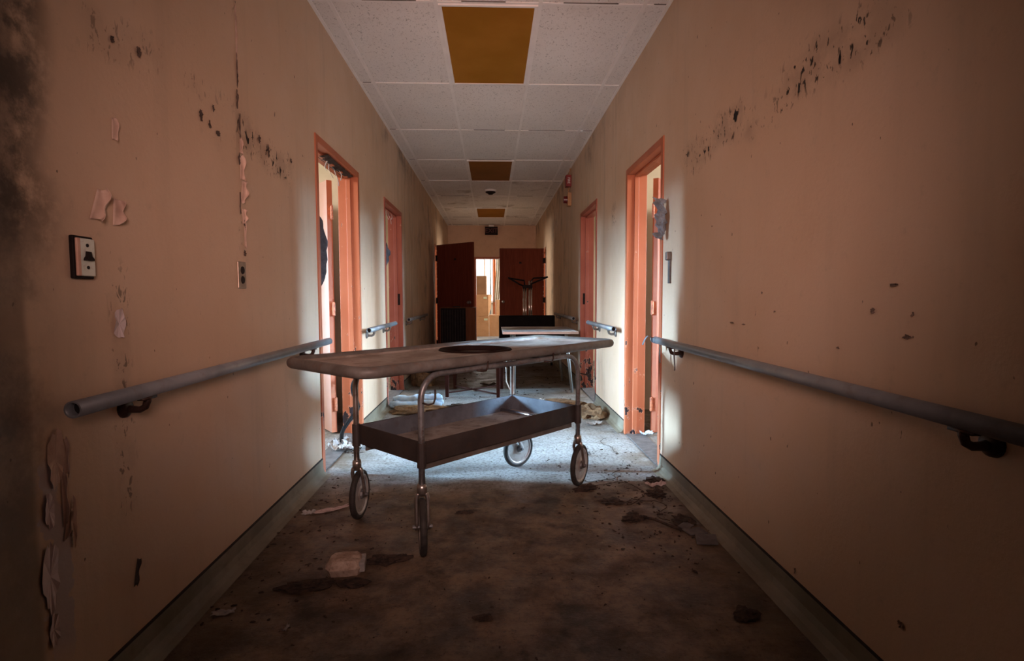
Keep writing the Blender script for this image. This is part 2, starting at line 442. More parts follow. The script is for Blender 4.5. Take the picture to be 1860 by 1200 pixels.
# ceiling slab with its grid
ceil = struct(link('ceiling', box(-5.2, 5.2, Y0 - .2, 17.2, HC, HC + .12), M_CEIL))
bm = bmesh.new()
rows = [GY0 + 2 * TGRID * j for j in range(-4, 9)]
for k in range(4):
    x = GX0 + k * TGRID
    bx(bm, x - .012, x + .012, Y0, YE, HC - .006, HC + .002)
for y in rows:
    if y < Y0 or y > YE: continue
    bx(bm, XL, XR, y - .010, y + .010, HC - .004, HC + .002)
bx(bm, XL, XL + .02, Y0, YE, HC - .006, HC + .002); bx(bm, XR - .02, XR, Y0, YE, HC - .006, HC + .002)
link('ceiling_grid', bm, M_GRID, ceil)
bm = bmesh.new()
rnd = random.Random(3)
for y in rows:
    if y < 2 or y > YE: continue
    for k in range(-1, 4):
        a = max(XL, GX0 + k * TGRID + .012); b = min(XR, GX0 + (k + 1) * TGRID - .012)
        if rnd.random() < .8:
            t = rnd.uniform(.0, .35); u = rnd.uniform(.65, 1)
            bx(bm, a + (b - a) * t, a + (b - a) * u, y - .015, y - .0101, HC - .0045, HC + .001)
link('tile_gap', bm, M_TGAP, ceil)

# cove base
def cove(name, x, s, segs):
    bm = bmesh.new()
    prof = [(0, .096), (.006, .096), (.007, .045), (.014, .022), (.03, .008), (.055, .002), (.055, 0), (0, 0)]
    for a, b in segs:
        r0 = [bm.verts.new((x - s * px, a, pz)) for px, pz in prof]
        r1 = [bm.verts.new((x - s * px, b, pz)) for px, pz in prof]
        for i in range(len(prof)):
            j = (i + 1) % len(prof); bm.faces.new((r0[i], r0[j], r1[j], r1[i]))
        bm.faces.new(r0); bm.faces.new(r1[::-1])
    o = struct(link(name, bm, M_BASEB))
    bm = bmesh.new()
    for a, b in segs:
        x0, x1 = sorted((x, x - s * .005)); bx(bm, x0, x1, a, b, .096, .104)
    link('top_gap', bm, M_GAP, o)
    return o
cove('baseboard_left', XL, -1, [(Y0, D1L[0]), (D1L[1], D2L[0]), (D2L[1], D3L[0]), (D3L[1], YE)])
cove('baseboard_right', XR, 1, [(Y0, D1R[0]), (D1R[1], D2R[0]), (D2R[1], D3R[0]), (D3R[1], YE)])

# ------------------------------------------------------------------ doors
def door_frame(name, s, d, mat, leaf=None, lmat=None):
    """s=-1 left wall, +1 right wall; jambs and head with a stop; origin stays at the world origin"""
    x = XL if s < 0 else XR
    root = sempty(name, (x, (d[0] + d[1]) / 2, 0))
    inv = Matrix.Translation(-Vector(root.location))
    def P(nm, bm, m, par=root, **k):
        bmesh.ops.transform(bm, matrix=inv, verts=bm.verts[:]); return link(nm, bm, m, par, **k)
    out = lambda t: x + s * t          # t>0 : into the room, t<0 : corridor side
    def xb(bm, t0, t1, y0, y1, z0, z1):
        a, b = sorted((out(t0), out(t1))); bx(bm, a, b, y0, y1, z0, z1)
    fw = .045
    for nm, ya, yb, sgn in (('near_jamb', d[0], d[0] + fw, 1), ('far_jamb', d[1] - fw, d[1], -1)):
        bm = bmesh.new()
        xb(bm, -.008, WT + .008, ya, yb, 0, TOP)
        st = (yb, yb + .016) if sgn > 0 else (ya - .016, ya)
        xb(bm, .048, .082, st[0], st[1], 0, TOP - fw)
        P(nm, bm, mat, bevel=.003)
    bm = bmesh.new()
    xb(bm, -.008, WT + .008, d[0] + fw, d[1] - fw, TOP - fw, TOP)
    xb(bm, .048, .082, d[0] + fw + .016, d[1] - fw - .016, TOP - fw - .016, TOP - fw)
    P('head', bm, mat, bevel=.003)
    bm = bmesh.new(); xb(bm, .0, WT, d[0] + fw, d[1] - fw, .0005, .008)
    P('threshold', bm, M_SLATE)
    if leaf is not None:
        ang = leaf       # opening angle into the room, hinged at the far jamb on the room side
        W = d[1] - d[0] - 2 * fw - .006; T = .044
        hx, hy = out(WT + .040), d[1] - fw - .004
        # closed leaf runs from the hinge toward -Y; opening swings it into the room
        dirv = Vector((s * math.sin(ang), -math.cos(ang), 0))
        nrm = Vector((s * -math.cos(ang), -math.sin(ang), 0))   # face looking back to the corridor side when closed
        M = Matrix((dirv, nrm, Vector((0, 0, 1)))).transposed().to_4x4()
        M.translation = Vector((hx, hy, 0))
        g = .034
        bm = box(g, g + W, -.0, T, .012, 2.0, M)
        lf = P('leaf', bm, lmat or M_LEAF, bevel=.002)
        bm = box(g - .002, g, .001, T - .001, .012, 2.0, M)
        P('hinge_edge', bm, M_LEAFEDGE, lf)
        for hz in (.24, 1.0, 1.75):
            bm = bmesh.new()
            bx(bm, .006, g - .001, .004, .012, hz - .055, hz + .055, M)
            for q in range(5):
                lathe(bm, [(0, 0), (.009, 0), (.009, .019), (0, .019)], M @ Matrix.Translation((.014, .014, hz - .05 + q * .0205)), 10)
            bx(bm, g - .004, g - .0015, .004, .036, hz - .055, hz + .055, M)
            P('hinge', bm, M_HINGE, lf)
    return root
door_1 = door_frame('door_1', -1, D1L, M_FRAME, R(144))
door_2 = door_frame('door_2', 1, D1R, M_FRAME, R(142), M_LEAF2)
door_3 = door_frame('door_3', -1, D2L, M_FRAME_BAD)
door_4 = door_frame('door_4', 1, D2R, M_FRAME_BAD)
door_5 = door_frame('door_5', -1, D3L, M_FRAME)
door_6 = door_frame('door_6', 1, D3R, M_FRAME)
# strike plates on the far jambs of the middle doors
for d, s, r in ((D2L, -1, door_3), (D2R, 1, door_4)):
    x = XL if s < 0 else XR
    a, b = sorted((s * .02, s * .046))
    bm = box(a, b, 0, .002, 1.0, 1.13); 
    o = link('strike_plate', bm, M_DARKP, r); o.location = (0, (d[1] - d[0]) / 2 - .047, 0)
# shreds of paint and a torn black seal under the head of the first left doorway
def seal_fn(u, v):
    y = D1L[0] + .30 + .66 * u
    sag = .006 + .030 * max(0, noise.noise(Vector((u * 9, 1, 3))) + .35) * (1 - abs(2 * v - 1))
    return Vector((XL - .012 - .085 * v - .01 * noise.noise(Vector((u * 14, v * 3, 8))), y, TOP - .046 - sag)) - Vector(door_1.location)
link('torn_seal', sheet(seal_fn, 40, 6), M_DIRT, door_1, solid=.002)
for d, root, ys in ((D1L, door_1, (.42, .50, .62, .70)), (D2L, door_3, (.30, .45, .55, .62))):
    for q, t in enumerate(ys):
        L = .07 + .03 * (q % 3)
        def fn(u, v, t=t, L=L, q=q, d=d):
            return Vector((XL - .05 - .02 * math.sin(3 * u + q), d[0] + t + .02 * v + .015 * math.sin(4 * u + q), TOP - .06 - L * u)) - Vector(root.location)
        link('paint_shred', sheet(fn, 6, 1), M_WHITE, root, smooth=True, solid=.001)

# frame of the end doorway
door_7 = sempty('door_7', ((EO[0] + EO[1]) / 2, YE, 0))
cx = (EO[0] + EO[1]) / 2; hw = (EO[1] - EO[0]) / 2
for s in (-1, 1):
    a, b = sorted((s * hw, s * (hw - .05)))
    link('jamb', box(a, b, -.01, WT + .01, 0, 2.05), M_FRAME, door_7, bevel=.003)
link('head', box(-hw + .05, hw - .05, -.01, WT + .01, 2.0, 2.05), M_FRAME, door_7, bevel=.003)

# brown veneer leaves swung out into the corridor
def brown_leaf(name, label, hinge, free, knob):
    h, f = Vector((*hinge, 0)), Vector((*free, 0))
    d = (f - h); W = d.length; d.normalize()
    root = thing(name, label, 'door', h, math.atan2(d.y, d.x), None)
    sd = -1 if d.x > 0 else 1       # local y direction that faces the camera
    bm = bmesh.new(); bx(bm, .032, W, -.022, .022, .012, 2.035)
    fy = sd * .022; rr = random.Random(5); z = .2
    while z < 1.95:
        hh = rr.uniform(.006, .03); bx(bm, .030, .033 + rr.uniform(.004, .014), min(fy, fy + sd * .0008), max(fy, fy + sd * .0008), z, z + hh, mi=1); z += rr.uniform(.03, .16)
    lf = link('leaf', bm, [M_BROWN, M_PAPER], root)
    a, b = sorted((fy, fy + sd * .004))
    link('number_plate', box(W * .52, W * .52 + .045, a, b, 1.74, 1.775), M_DARKP, root)
    for hz in (.25, 1.03, 1.8):
        bm = bmesh.new(); lathe(bm, [(0, hz - .055), (.011, hz - .055), (.011, hz + .055), (0, hz + .055)], Matrix.Translation((.003, sd * .012, 0)), 10)
        bx(bm, .003, .05, min(fy, fy + sd * .003), max(fy, fy + sd * .003), hz - .05, hz + .05)
        link('hinge', bm, M_DARKP, root)
    bm = bmesh.new()
    lathe(bm, [(0, .062), (.018, .06), (.027, .045), (.024, .03), (.012, .022), (.012, .006), (.03, .005), (.03, 0)], axis_matrix((W - .07, fy, 1.0), (0, sd, 0)), 16)
    link('knob', bm, M_BRKT2, root, smooth=True)
    return root
brown_leaf('door_leaf', 'tall dark brown veneer door leaf standing ajar behind the dark cabinet', (-1.015, 10.13), (-.32, 9.50), True)
brown_leaf('door_leaf', 'dark brown veneer door leaf opened square across the corridor behind the chrome stand', (1.04, 10.78), (.145, 10.76), True)

# ------------------------------------------------------------------ ceiling fittings
def ceiling_light(row, label, mat):
    ya, yb = GY0 + 2 * TGRID * row, GY0 + 2 * TGRID * (row + 1)
    xa, xb_ = GX0 + TGRID, GX0 + 2 * TGRID
    cx, cy = (xa + xb_) / 2, (ya + yb) / 2
    t = thing('ceiling_light', label, 'ceiling light', (cx, cy, HC), 0, 'amber ceiling light panels')
    hx, hy = TGRID / 2 - .012, TGRID - .012
    bm = bmesh.new()
    for s in (-1, 1):
        bx(bm, min(s * hx, s * (hx - .02)), max(s * hx, s * (hx - .02)), -hy, hy, -.012, -.001)
        bx(bm, -hx + .02, hx - .02, min(s * hy, s * (hy - .02)), max(s * hy, s * (hy - .02)), -.012, -.001)
    link('frame', bm, M_GRID, t, bevel=.002)
    link('diffuser', box(-hx + .02, hx - .02, -hy + .02, hy - .02, -.007, -.002), mat, t)
    return t
ceiling_light(0, 'amber ceiling light panel nearest the top edge, the largest of three', M_AMBER)
ceiling_light(3, 'dull amber ceiling light panel in front of the smoke detector', M_AMBER_D)
ceiling_light(6, 'small amber ceiling light panel farthest away, near the exit sign', M_AMBER)

t = thing('smoke_detector', 'round smoke detector with dark underside on the stained ceiling', 'smoke detector', (-.017, 8.86, HC))
bm = bmesh.new(); lathe(bm, [(0, -.03), (.085, -.03), (.09, -.012), (.09, 0)], n=28); link('base', bm, M_WHITE, t, smooth=False)
bm = bmesh.new(); lathe(bm, [(0, -.075), (.03, -.075), (.045, -.06), (.078, -.045), (.08, -.03), (0, -.03)], n=28); link('sensor', bm, M_DARKP, t)

# exit sign on its ceiling stem
t = thing('exit_sign', 'dark box EXIT sign hanging from the ceiling by the end wall', 'sign', (-.012, 13.08, HC))
link('mount', box(-.06, .06, -.03, .03, -.045, 0), M_WHITE, t, bevel=.004)
link('housing', box(-.15, .15, -.035, .035, -.235, -.045), M_DARKP, t, bevel=.006)
cu = bpy.data.curves.new('exit_text', 'FONT'); cu.body = 'EXIT'; cu.size = .145; cu.align_x = 'CENTER'; cu.align_y = 'CENTER'; cu.extrude = .002
o = bpy.data.objects.new('lettering', cu); COL.objects.link(o); cu.materials.append(M_SIGNTXT)
o.parent = t; o.location = (0, -.038, -.142); o.rotation_euler = (R(90), 0, 0)

# alarm and strobe on the right wall
t = thing('fire_alarm', 'red fire alarm box with white lettering high on right wall', 'alarm', (XR, 7.35, 2.54))
link('housing', box(-.075, 0, -.06, .06, 0, .15), M_RED, t, bevel=.006)
cu = bpy.data.curves.new('fire_text', 'FONT'); cu.body = 'FIRE'; cu.size = .045; cu.align_x = 'CENTER'; cu.align_y = 'CENTER'; cu.extrude = .001
o = bpy.data.objects.new('lettering', cu); COL.objects.link(o); cu.materials.append(M_WHITE)
o.parent = t; o.location = (-.037, -.062, .075); o.rotation_euler = (R(90), R(90), 0)
bm = bmesh.new(); tube(bm, [(-.012, 0, .15), (-.014, .02, .20), (-.008, 0, .25)], .006, 8); link('conduit', bm, M_TAN, t, smooth=True)
t = thing('alarm_horn', 'tan wall box with dark red horn below the fire alarm', 'alarm', (XR, 7.345, 2.29))
link('back_box', box(-.05, 0, -.06, .06, 0, .17), M_TAN, t, bevel=.005)
bm = bmesh.new(); lathe(bm, [(0, .05), (.045, .05), (.05, .0)], axis_matrix((-.05, 0, .085), (-1, 0, 0)), 20); link('horn', bm, M_DKRED, t)
bm = bmesh.new(); tube(bm, [(-.02, 0, .17), (-.035, .02, .21), (-.02, 0, .248)], .006, 8); link('wire', bm, M_TAN, t, smooth=True)

# ------------------------------------------------------------------ handrails
def handrail(s, ya, yb, label, brk, mat_b=None, tape=False):
    x = (XL if s < 0 else XR); z = .826; r = .0205; off = .066
    t = thing('handrail', label, 'handrail', (x, ya, z), 0, 'tubular handrails along the corridor')
    rx = -s * off
    bm = bmesh.new()
    n = 20; L = yb - ya
    ring = []
    for (rr, yy) in ((r * .82, .03), (r * .82, 0), (r, 0), (r, L), (r * .82, L), (r * .82, L - .03)):
        ring.append([bm.verts.new((rx + rr * math.cos(2 * PI * k / n), yy, rr * math.sin(2 * PI * k / n))) for k in range(n)])
    for i in range(5):
        for k in range(n): bm.faces.new((ring[i][k], ring[i][(k + 1) % n], ring[i + 1][(k + 1) % n], ring[i + 1][k]))
    tb = link('tube', bm, M_RAIL, t)
    for p in tb.data.polygons: p.use_smooth = len(p.vertices) == 4 and abs(p.normal.y) < .5
    for yy in (.028, L - .028):
        bm = bmesh.new(); d = .001
        lathe(bm, [(0, 0), (r * .83, 0), (r * .83, d), (0, d)], axis_matrix((rx, yy, 0), (0, 1, 0)), 20)
        link('bore', bm, M_HOLE, t)
    for yb_ in brk:
        bm = bmesh.new()
        yy = yb_ - ya
        lathe(bm, [(0, .016), (.018, .016), (.028, .008), (.03, 0), (0, 0)], axis_matrix((0, yy, -.05), (-s, 0, 0)), 20)
        tube(bm, [(0, yy, -.05), (-s * .02, yy, -.055), (-s * .045, yy + .012 * 0, -.056), (-s * .06, yy, -.048), (-s * .066, yy, -.032), (-s * .066, yy, -.018)], [.013, .011, .0095, .0095, .010, .011], 10)
        bx(bm, rx - .010, rx + .010, yy - .03, yy + .03, -.026, -.0185)
        link('bracket', bm, mat_b or M_BRKT, t, smooth=True)
    if tape:
        bm = sheet(lambda u, v: Vector((rx + .021 * math.sin(u * 5.5), L - .06 + .07 * v + .02 * u * v, .021 * math.cos(u * 5.5))), 14, 4)
        link('tape_wrap', bm, M_PEEL_G, t, smooth=True, solid=.001)
        bm = sheet(lambda u, v: Vector((rx - .02 - .055 * u, L - .01 + .03 * v, .012 + .02 * math.sin(u * 3.0) - .045 * u * u)), 8, 2)
        link('loose_tape', bm, M_PEEL_G, t, smooth=True, solid=.001)
        bm = sheet(lambda u, v: Vector((rx - .004 + .012 * v, L - .10 + .018 * v + .006 * math.sin(u * 4), -.02 - .11 * u)), 8, 1)
        link('hanging_strip', bm, M_PEEL_G, t, smooth=True, solid=.001)
        bm = sheet(lambda u, v: Vector((rx - .004 + .012 * v, L - .36 + .018 * v + .006 * math.sin(u * 5), -.02 - .12 * u)), 8, 1)
        link('hanging_strip', bm, M_PEEL_G, t, smooth=True, solid=.001)
    return t
handrail(-1, 1.307, 3.331, 'long grey tube handrail on the left wall beside the trolley', [1.585, 3.04])
handrail(-1, 4.40, 5.607, 'short grey handrail on left wall between the two orange doorways', [4.60, 5.30], M_BRKT2)
handrail(-1, 6.50, 8.30, 'far left grey handrail just before the dark brown door leaf', [6.70, 8.00], M_BRKT2)
handrail(1, .70, 3.282, 'long grey tube handrail on right wall with torn tape on its end', [1.10, 3.00], None, True)
handrail(1, 4.413, 5.62, 'short grey handrail on right wall between the two orange doorways', [4.62, 5.32], M_BRKT2)
handrail(1, 6.62, 8.60, 'far right grey handrail behind the grey-topped table', [6.75, 8.4], M_BRKT2)

# ------------------------------------------------------------------ wall plates
t = thing('switch_plate', 'pale mint switch plate with bell-shaped toggle in a dark frame on left wall', 'switch', (XL, 1.443, 1.19))
link('dark_frame', box(0, .012, -.034, .034, -.054, .054), M_DARKP, t, bevel=.003)
link('cover', box(.012, .0175, -.018, .032, -.047, .048), M_MINT, t, bevel=.002)
link('pink_strip', box(.012, .019, -.030, -.0185, -.047, .048), M_PINKP, t, bevel=.002)
bm = bmesh.new()
pr_ = [(-.003, .016), (.006, .016), (.009, .004), (.018, -.003), (.019, -.008), (-.012, -.008), (-.011, -.003), (-.005, .004)]
f0 = [bm.verts.new((.0175, y + .002, z)) for y, z in pr_]; f1 = [bm.verts.new((.027, y * .8 + .002, z * .9)) for y, z in pr_]
for i in range(len(pr_)): bm.faces.new((f0[i], f0[(i + 1) % len(pr_)], f1[(i + 1) % len(pr_)], f1[i]))
bm.faces.new(f1); link('toggle', bm, M_DARKP, t)
for z in (.031, -.025):
    bm = bmesh.new(); lathe(bm, [(0, .0015), (.0045, .0015), (.0045, 0)], axis_matrix((.0175, .005, z), (1, 0, 0)), 14); link('screw_hole', bm, M_DARKP, t)

t = thing('wall_outlet', 'tarnished duplex outlet with two dark sockets on left wall', 'outlet', (XL, 2.345, 1.182))
link('cover', box(0, .006, -.036, .036, -.056, .056), M_BRASS, t, bevel=.003)
for z in (.02, -.02):
    bm = bmesh.new(); lathe(bm, [(0, .003), (.015, .003), (.0165, 0)], axis_matrix((.006, 0, z), (1, 0, 0)), 20); link('socket', bm, M_DARKP, t)

t = thing('wall_bracket', 'slim grey vertical bracket on right wall below the crumpled grey peel', 'bracket', (XR, 3.215, 1.165))
link('plate', box(-.012, 0, -.016, .016, 0, .15), M_SLATE, t, bevel=.003)
link('hook', box(-.03, 0, -.02, .014, .135, .185), M_BRKT2, t, bevel=.006)

# ------------------------------------------------------------------ peeling paint on the walls
def curl(wall, s, y, z, w, h, lift, seed, mat, twist=0.0):
    x = XL if s < 0 else XR
    rr = random.Random(seed); ph = rr.uniform(0, 6)
    def fn(u, v):
        e = 1 - abs(2 * v - 1) ** 2.5 * .55                  # ragged taper
        wob = .12 * math.sin(7 * u + ph) * w
        a = u * 2.4
        out_ = lift * (1 - math.cos(a)) * .5 * (0.7 + .3 * math.sin(9 * v + ph))
        yy = y + w * (math.sin(a) / 1.0) * e * .75 + wob * (v - .5) + twist * (v - .5)
        zz = z + h * (v - .5) * (1 - .18 * u * math.sin(ph + 3 * u))
        return Vector((x - s * (.002 + out_), yy, zz))
    return link('peeling_paint', sheet(fn, 8, 10), mat, wall, smooth=True, solid=.0012)
for a in ((1.500, 1.335, .05, .085, .030, 1, .03), (1.575, 1.325, .045, .075, .028, 2, .01), (1.585, 1.555, .03, .06, .012, 3, 0),
          (2.365, 1.63, .03, .10, .022, 4, 0), (2.37, 1.53, .035, .09, .028, 5, .02), (2.372, 1.43, .03, .06, .020, 6, 0), (2.368, 1.72, .02, .06, .014, 7, 0),
          (2.385, 1.36, .015, .12, .006, 8, 0), (2.36, 2.15, .012, .25, .005, 9, 0)):
    curl(wall_l, -1, *a[:5], a[5], M_PEEL, a[6])
for a in ((1.355, .70, .02, .09, .010, 21, 0), (1.345, .60, .018, .14, .012, 22, 0), (1.352, .53, .02, .07, .010, 23, .02)):
    curl(wall_l, -1, *a[:5], a[5], M_PEEL, a[6])
curl(wall_l, -1, 1.60, .285, .012, .075, .012, 31, M_BRKT2, .02)
def patch(wall, s, y, z, w, h, seed, mat, name='peeling_paint'):
    x = (XL if s < 0 else XR) - s * .002
    rr = random.Random(seed); bm = bmesh.new(); n = 22; V = []
    for k in range(n):
        a = 2 * PI * k / n; q = .78 + .3 * noise.noise(Vector((math.cos(a) * 1.6, math.sin(a) * 1.6, seed * 3.3))) + rr.uniform(-.09, .09)
        V.append(bm.verts.new((x - s * rr.uniform(.0, .006), y + w * q * math.cos(a), z + h * q * math.sin(a))))
    c = bm.verts.new((x, y, z))
    for k in range(n): bm.faces.new((c, V[k], V[(k + 1) % n]))
    return link(name, bm, mat, wall)
for a in ((1.578, 1.015, .032, .05, 61), (1.298, .43, .028, .115, 62), (1.305, .585, .020, .05, 63), (1.30, .30, .018, .06, 67)): patch(wall_l, -1, *a, M_PATCH)
for a in ((1.33, .70, .03, .10, 64), (1.375, .53, .012, .08, 65)): patch(wall_l, -1, *a, M_PEEL)
for a in ((2.352, 1.90, .010, .05, 71), (2.368, 1.80, .008, .06, 72), (2.36, 2.02, .006, .09, 73), (2.352, 1.66, .012, .03, 74), (2.35, 1.48, .006, .06, 75), (2.378, 1.275, .012, .018, 76), (2.385, 1.40, .005, .03, 77),
          (2.06, 1.745, .016, .025, 78), (2.12, 1.73, .012, .018, 79), (2.18, 1.715, .02, .012, 80), (2.15, 1.80, .01, .018, 81), (2.56, 1.80, .012, .02, 82), (2.66, 1.775, .012, .04, 83), (2.95, 1.80, .014, .012, 84), (1.715, 1.815, .012, .018, 85), (1.60, 1.80, .012, .012, 86)): patch(wall_l, -1, *a, M_CRACK, 'paint_crack')
for a in ((2.36, .972, .035, .006, 41), (1.40, 1.115, .028, .008, 42), (1.475, 1.045, .014, .014, 43), (1.347, .982, .022, .010, 44), (1.33, 1.04, .008, .010, 45), (2.25, .97, .022, .005, 46), (2.0, 1.03, .010, .006, 47), (1.82, .133, .008, .018, 48), (2.1, 1.1, .008, .008, 49), (1.62, .93, .012, .006, 50), (2.6, 1.42, .008, .006, 51), (1.33, .24, .014, .016, 52)): patch(wall_r, 1, a[0], a[1], a[2] * .75, a[3] * .75, a[4], M_CRACK2, 'paint_crack')
# torn holes in the paint on the right wall
for (y, z, w, h, sd) in ((2.375, 1.862, .03, .035, 3), (2.95, 1.845, .012, .02, 4), (1.88, 1.79, .008, .03, 5), (1.66, 1.80, .008, .03, 6)):
    bm = bmesh.new(); rr = random.Random(sd)
    vs = [bm.verts.new((XR - .0025, y + w * rr.uniform(.35, 1) * math.cos(k * PI / 6), z + h * rr.uniform(.35, 1) * math.sin(k * PI / 6))) for k in range(12)]
    bm.faces.new(vs); link('torn_hole', bm, M_HOLE, wall_r)

# crumpled grey peel beside the right doorway and dark sheets by the left doorways
def crumple(name, label, cat, loc, sz, mat, seed, drop):
    rr = random.Random(seed)
    def fn(u, v):
        p = Vector((u * 3, v * 4, seed))
        cx_ = sz[0] * (.5 + .5 * math.sin(PI * v) * (0.6 + .4 * math.sin(v * 9 + seed)))
        n1 = noise.noise(p * 1.6); n2 = noise.noise(p * 3.7 + Vector((4, 1, 2)))
        return Vector((drop[0] * (.4 + .6 * math.sin(PI * u)) * (.5 + n1) + .004 * n2, cx_ * (u - .5) * 2 * .5 + .007 * n2, sz[1] * (v - .5) + .02 * n1))
    o = link(name, sheet(fn, 16, 26), mat, None, solid=.0015)
    o.location = loc
    return tag(o, label, cat)
crumple('paint_peel', 'crumpled grey peel of paint sticking out beside the right doorway', 'peeling paint', (XR - .012, 3.292, 1.552), (.095, .235), M_PEEL_G, 3, (-.07, 0))
def hanging(name, label, y, z0, z1, depth, w, seed):
    def fn(u, v):
        bulge = max(0, math.sin(PI * min(1, v * 1.0))) ** .8 * (.72 + .38 * noise.noise(Vector((v * 7, seed, 0))) + .25 * (1 - v))
        return Vector((-.012 + .05 * bulge * u - .02 * (1 - u), y + w * u * (.25 + .75 * bulge) + .01 * math.sin(9 * v + seed), z1 + (z0 - z1) * v + .03 * u * math.sin(5 * v + seed)))
    o = link(name, sheet(fn, 8, 20), M_DKCLOTH, None, smooth=True, solid=.004)
    o.location = (XL, 0, 0)
    return tag(o, label, 'peeling paint', 'dark sheets hanging at the left doorways')
hanging('hanging_sheet', 'dark torn sheet hanging at the near jamb of the nearest left doorway', D1L[0] + .05, 1.15, 1.57, 0, .062, 1)
hanging('hanging_sheet', 'small dark torn sheet hanging at the second left doorway', D2L[0] + .05, 1.35, 1.68, 0, .085, 4)

# ------------------------------------------------------------------ main trolley
GA = R(45)
tr = thing('hospital_trolley', 'rusty wheeled hospital trolley with dished top, round opening and lower tray', 'trolley', (-.089, 2.863, 0), GA)
BZ = .800
bedroot = Matrix.Translation((.045, .045, 0)) @ Matrix.Rotation(R(2.0), 4, 'Z')
BX0, BX1, BY0, BY1 = -.90, .93, -.30, .30
outl = rrect(BX0, BX1, BY0, BY1, .075, 8)
bm = bmesh.new(); tube(bm, [bedroot @ Vector((x, y, BZ)) for x, y in outl], .024, 14, closed=True)
link('bed_rim', bm, M_RIM, tr, smooth=True)
# dished sheet with round hole
bm = bmesh.new()
ins = rrect(BX0 + .012, BX1 - .012, BY0 + .012, BY1 - .012, .065, 8)
flat = rrect(BX0 + .045, BX1 - .045, BY0 + .036, BY1 - .036, .05, 8)
v0 = [bm.verts.new(bedroot @ Vector((x, y, BZ + .012))) for x, y in ins]
v1 = [bm.verts.new(bedroot @ Vector((x, y, BZ - .003))) for x, y in flat]
N = len(v0)
for i in range(N): bm.faces.new((v0[i], v0[(i + 1) % N], v1[(i + 1) % N], v1[i]))
HR = .185
hc = Vector((.055, .058))          # hole centre in bed coordinates (set from the photograph)
hv = [bm.verts.new(bedroot @ Vector((hc.x + HR * math.cos(2 * PI * k / 40), hc.y + HR * math.sin(2 * PI * k / 40), BZ - .003))) for k in range(40)]
ed = [bm.edges.get((v1[i], v1[(i + 1) % N])) or bm.edges.new((v1[i], v1[(i + 1) % N])) for i in range(N)]
ed += [bm.edges.new((hv[k], hv[(k + 1) % 40])) for k in range(40)]
bmesh.ops.triangle_fill(bm, edges=ed, use_beauty=True)
link('bed_sheet', bm, M_SHEET, tr, solid=.003)
# pan set into the hole with its dark rolled rim
Mh = bedroot @ Matrix.Translation((hc.x, hc.y, BZ))
bm = bmesh.new()
lathe(bm, [(HR - .016, -.026), (HR - .013, .002), (HR - .006, .007), (HR + .010, .006), (HR + .016, -.001)], Mh, 48)
link('opening_ring', bm, M_RING, tr, smooth=True, solid=.002)
bm = bmesh.new(); lathe(bm, [(0, -.024), (HR - .05, -.024), (HR - .018, -.022)], Mh, 48)
link('pan', bm, M_SHEET, tr, smooth=True, solid=.002)

# side frames: leg, bend, rail, bend, leg
LX, LY = .555, .255
for sy in (-1, 1):
    y = sy * LY
    path = [Vector((-LX, y, .285)), Vector((-LX, y, .50)), Vector((-LX, y, .655))]
    path += arc((-LX + .105, y, .655), .105, PI, PI / 2, 8, (1, 0, 0), (0, 0, 1))[1:]
    path += arc((LX - .105, y, .655), .105, PI / 2, 0, 8, (1, 0, 0), (0, 0, 1))
    path += [Vector((LX, y, .50)), Vector((LX, y, .285))]
    bm = bmesh.new(); tube(bm, path, .0135, 12)
    link('side_frame', bm, M_RUST if sy < 0 else M_STEEL, tr, smooth=True)
for x in (-.42, .42):
    bm = bmesh.new(); tube(bm, [(x, -LY, .757), (x, LY, .757)], .010, 10)
    link('cross_rail', bm, M_RUST, tr, smooth=True)
# tray
TX, TY, TZ0, TZ1 = .545, .246, .378, .474
bm = bmesh.new()
bx(bm, -TX, TX, -TY, -TY + .004, TZ0, TZ1); bx(bm, -TX, TX, TY - .004, TY, TZ0, TZ1)
bx(bm, -TX, -TX + .004, -TY + .004, TY - .004, TZ0, TZ1); bx(bm, TX - .004, TX, -TY + .004, TY - .004, TZ0, TZ1)
tray = link('tray', bm, M_TRAY, tr, bevel=.001)
bm = bmesh.new(); q = .0055
bx(bm, -TX + q, TX - q, -TY + .0042, -TY + q, TZ0 + .006, TZ1 - .002); bx(bm, -TX + q, TX - q, TY - q, TY - .0042, TZ0 + .006, TZ1 - .002)
bx(bm, -TX + .0042, -TX + q, -TY + q, TY - q, TZ0 + .006, TZ1 - .002); bx(bm, TX - q, TX - .0042, -TY + q, TY - q, TZ0 + .006, TZ1 - .002)
link('tray_inner_lit', bm, M_TRAY_LIT, tray)  # inner faces of the same walls, painted as if lit by the window
link('tray_floor', box(-TX + .004, TX - .004, -TY + .004, TY - .004, TZ0 + .002, TZ0 + .006), M_TRAYF, tray)
for sy in (-1, 1):
    ya, yb = sorted((sy * (TY - .02), sy * (TY - .03)))
    link('tray_flange', box(-TX + .02, TX - .01, ya, yb, TZ0 - .032, TZ0), M_RIM, tray)
bm = bmesh.new(); tube(bm, [(.44, -TY + .004, .395), (.44, TY - .004, .395)], .011, 12); link('cross_bar', bm, M_CHROME, tray, smooth=True)
for sx in (-1, 1):
    for sy in (-1, 1):
        bm = bmesh.new(); lathe(bm, [(.0135, .37), (.0195, .37), (.0195, .475), (.0135, .475)], Matrix.Translation((sx * LX, sy * LY, 0)), 14)
        link('corner_sleeve', bm, M_TRAY, tray, smooth=False)

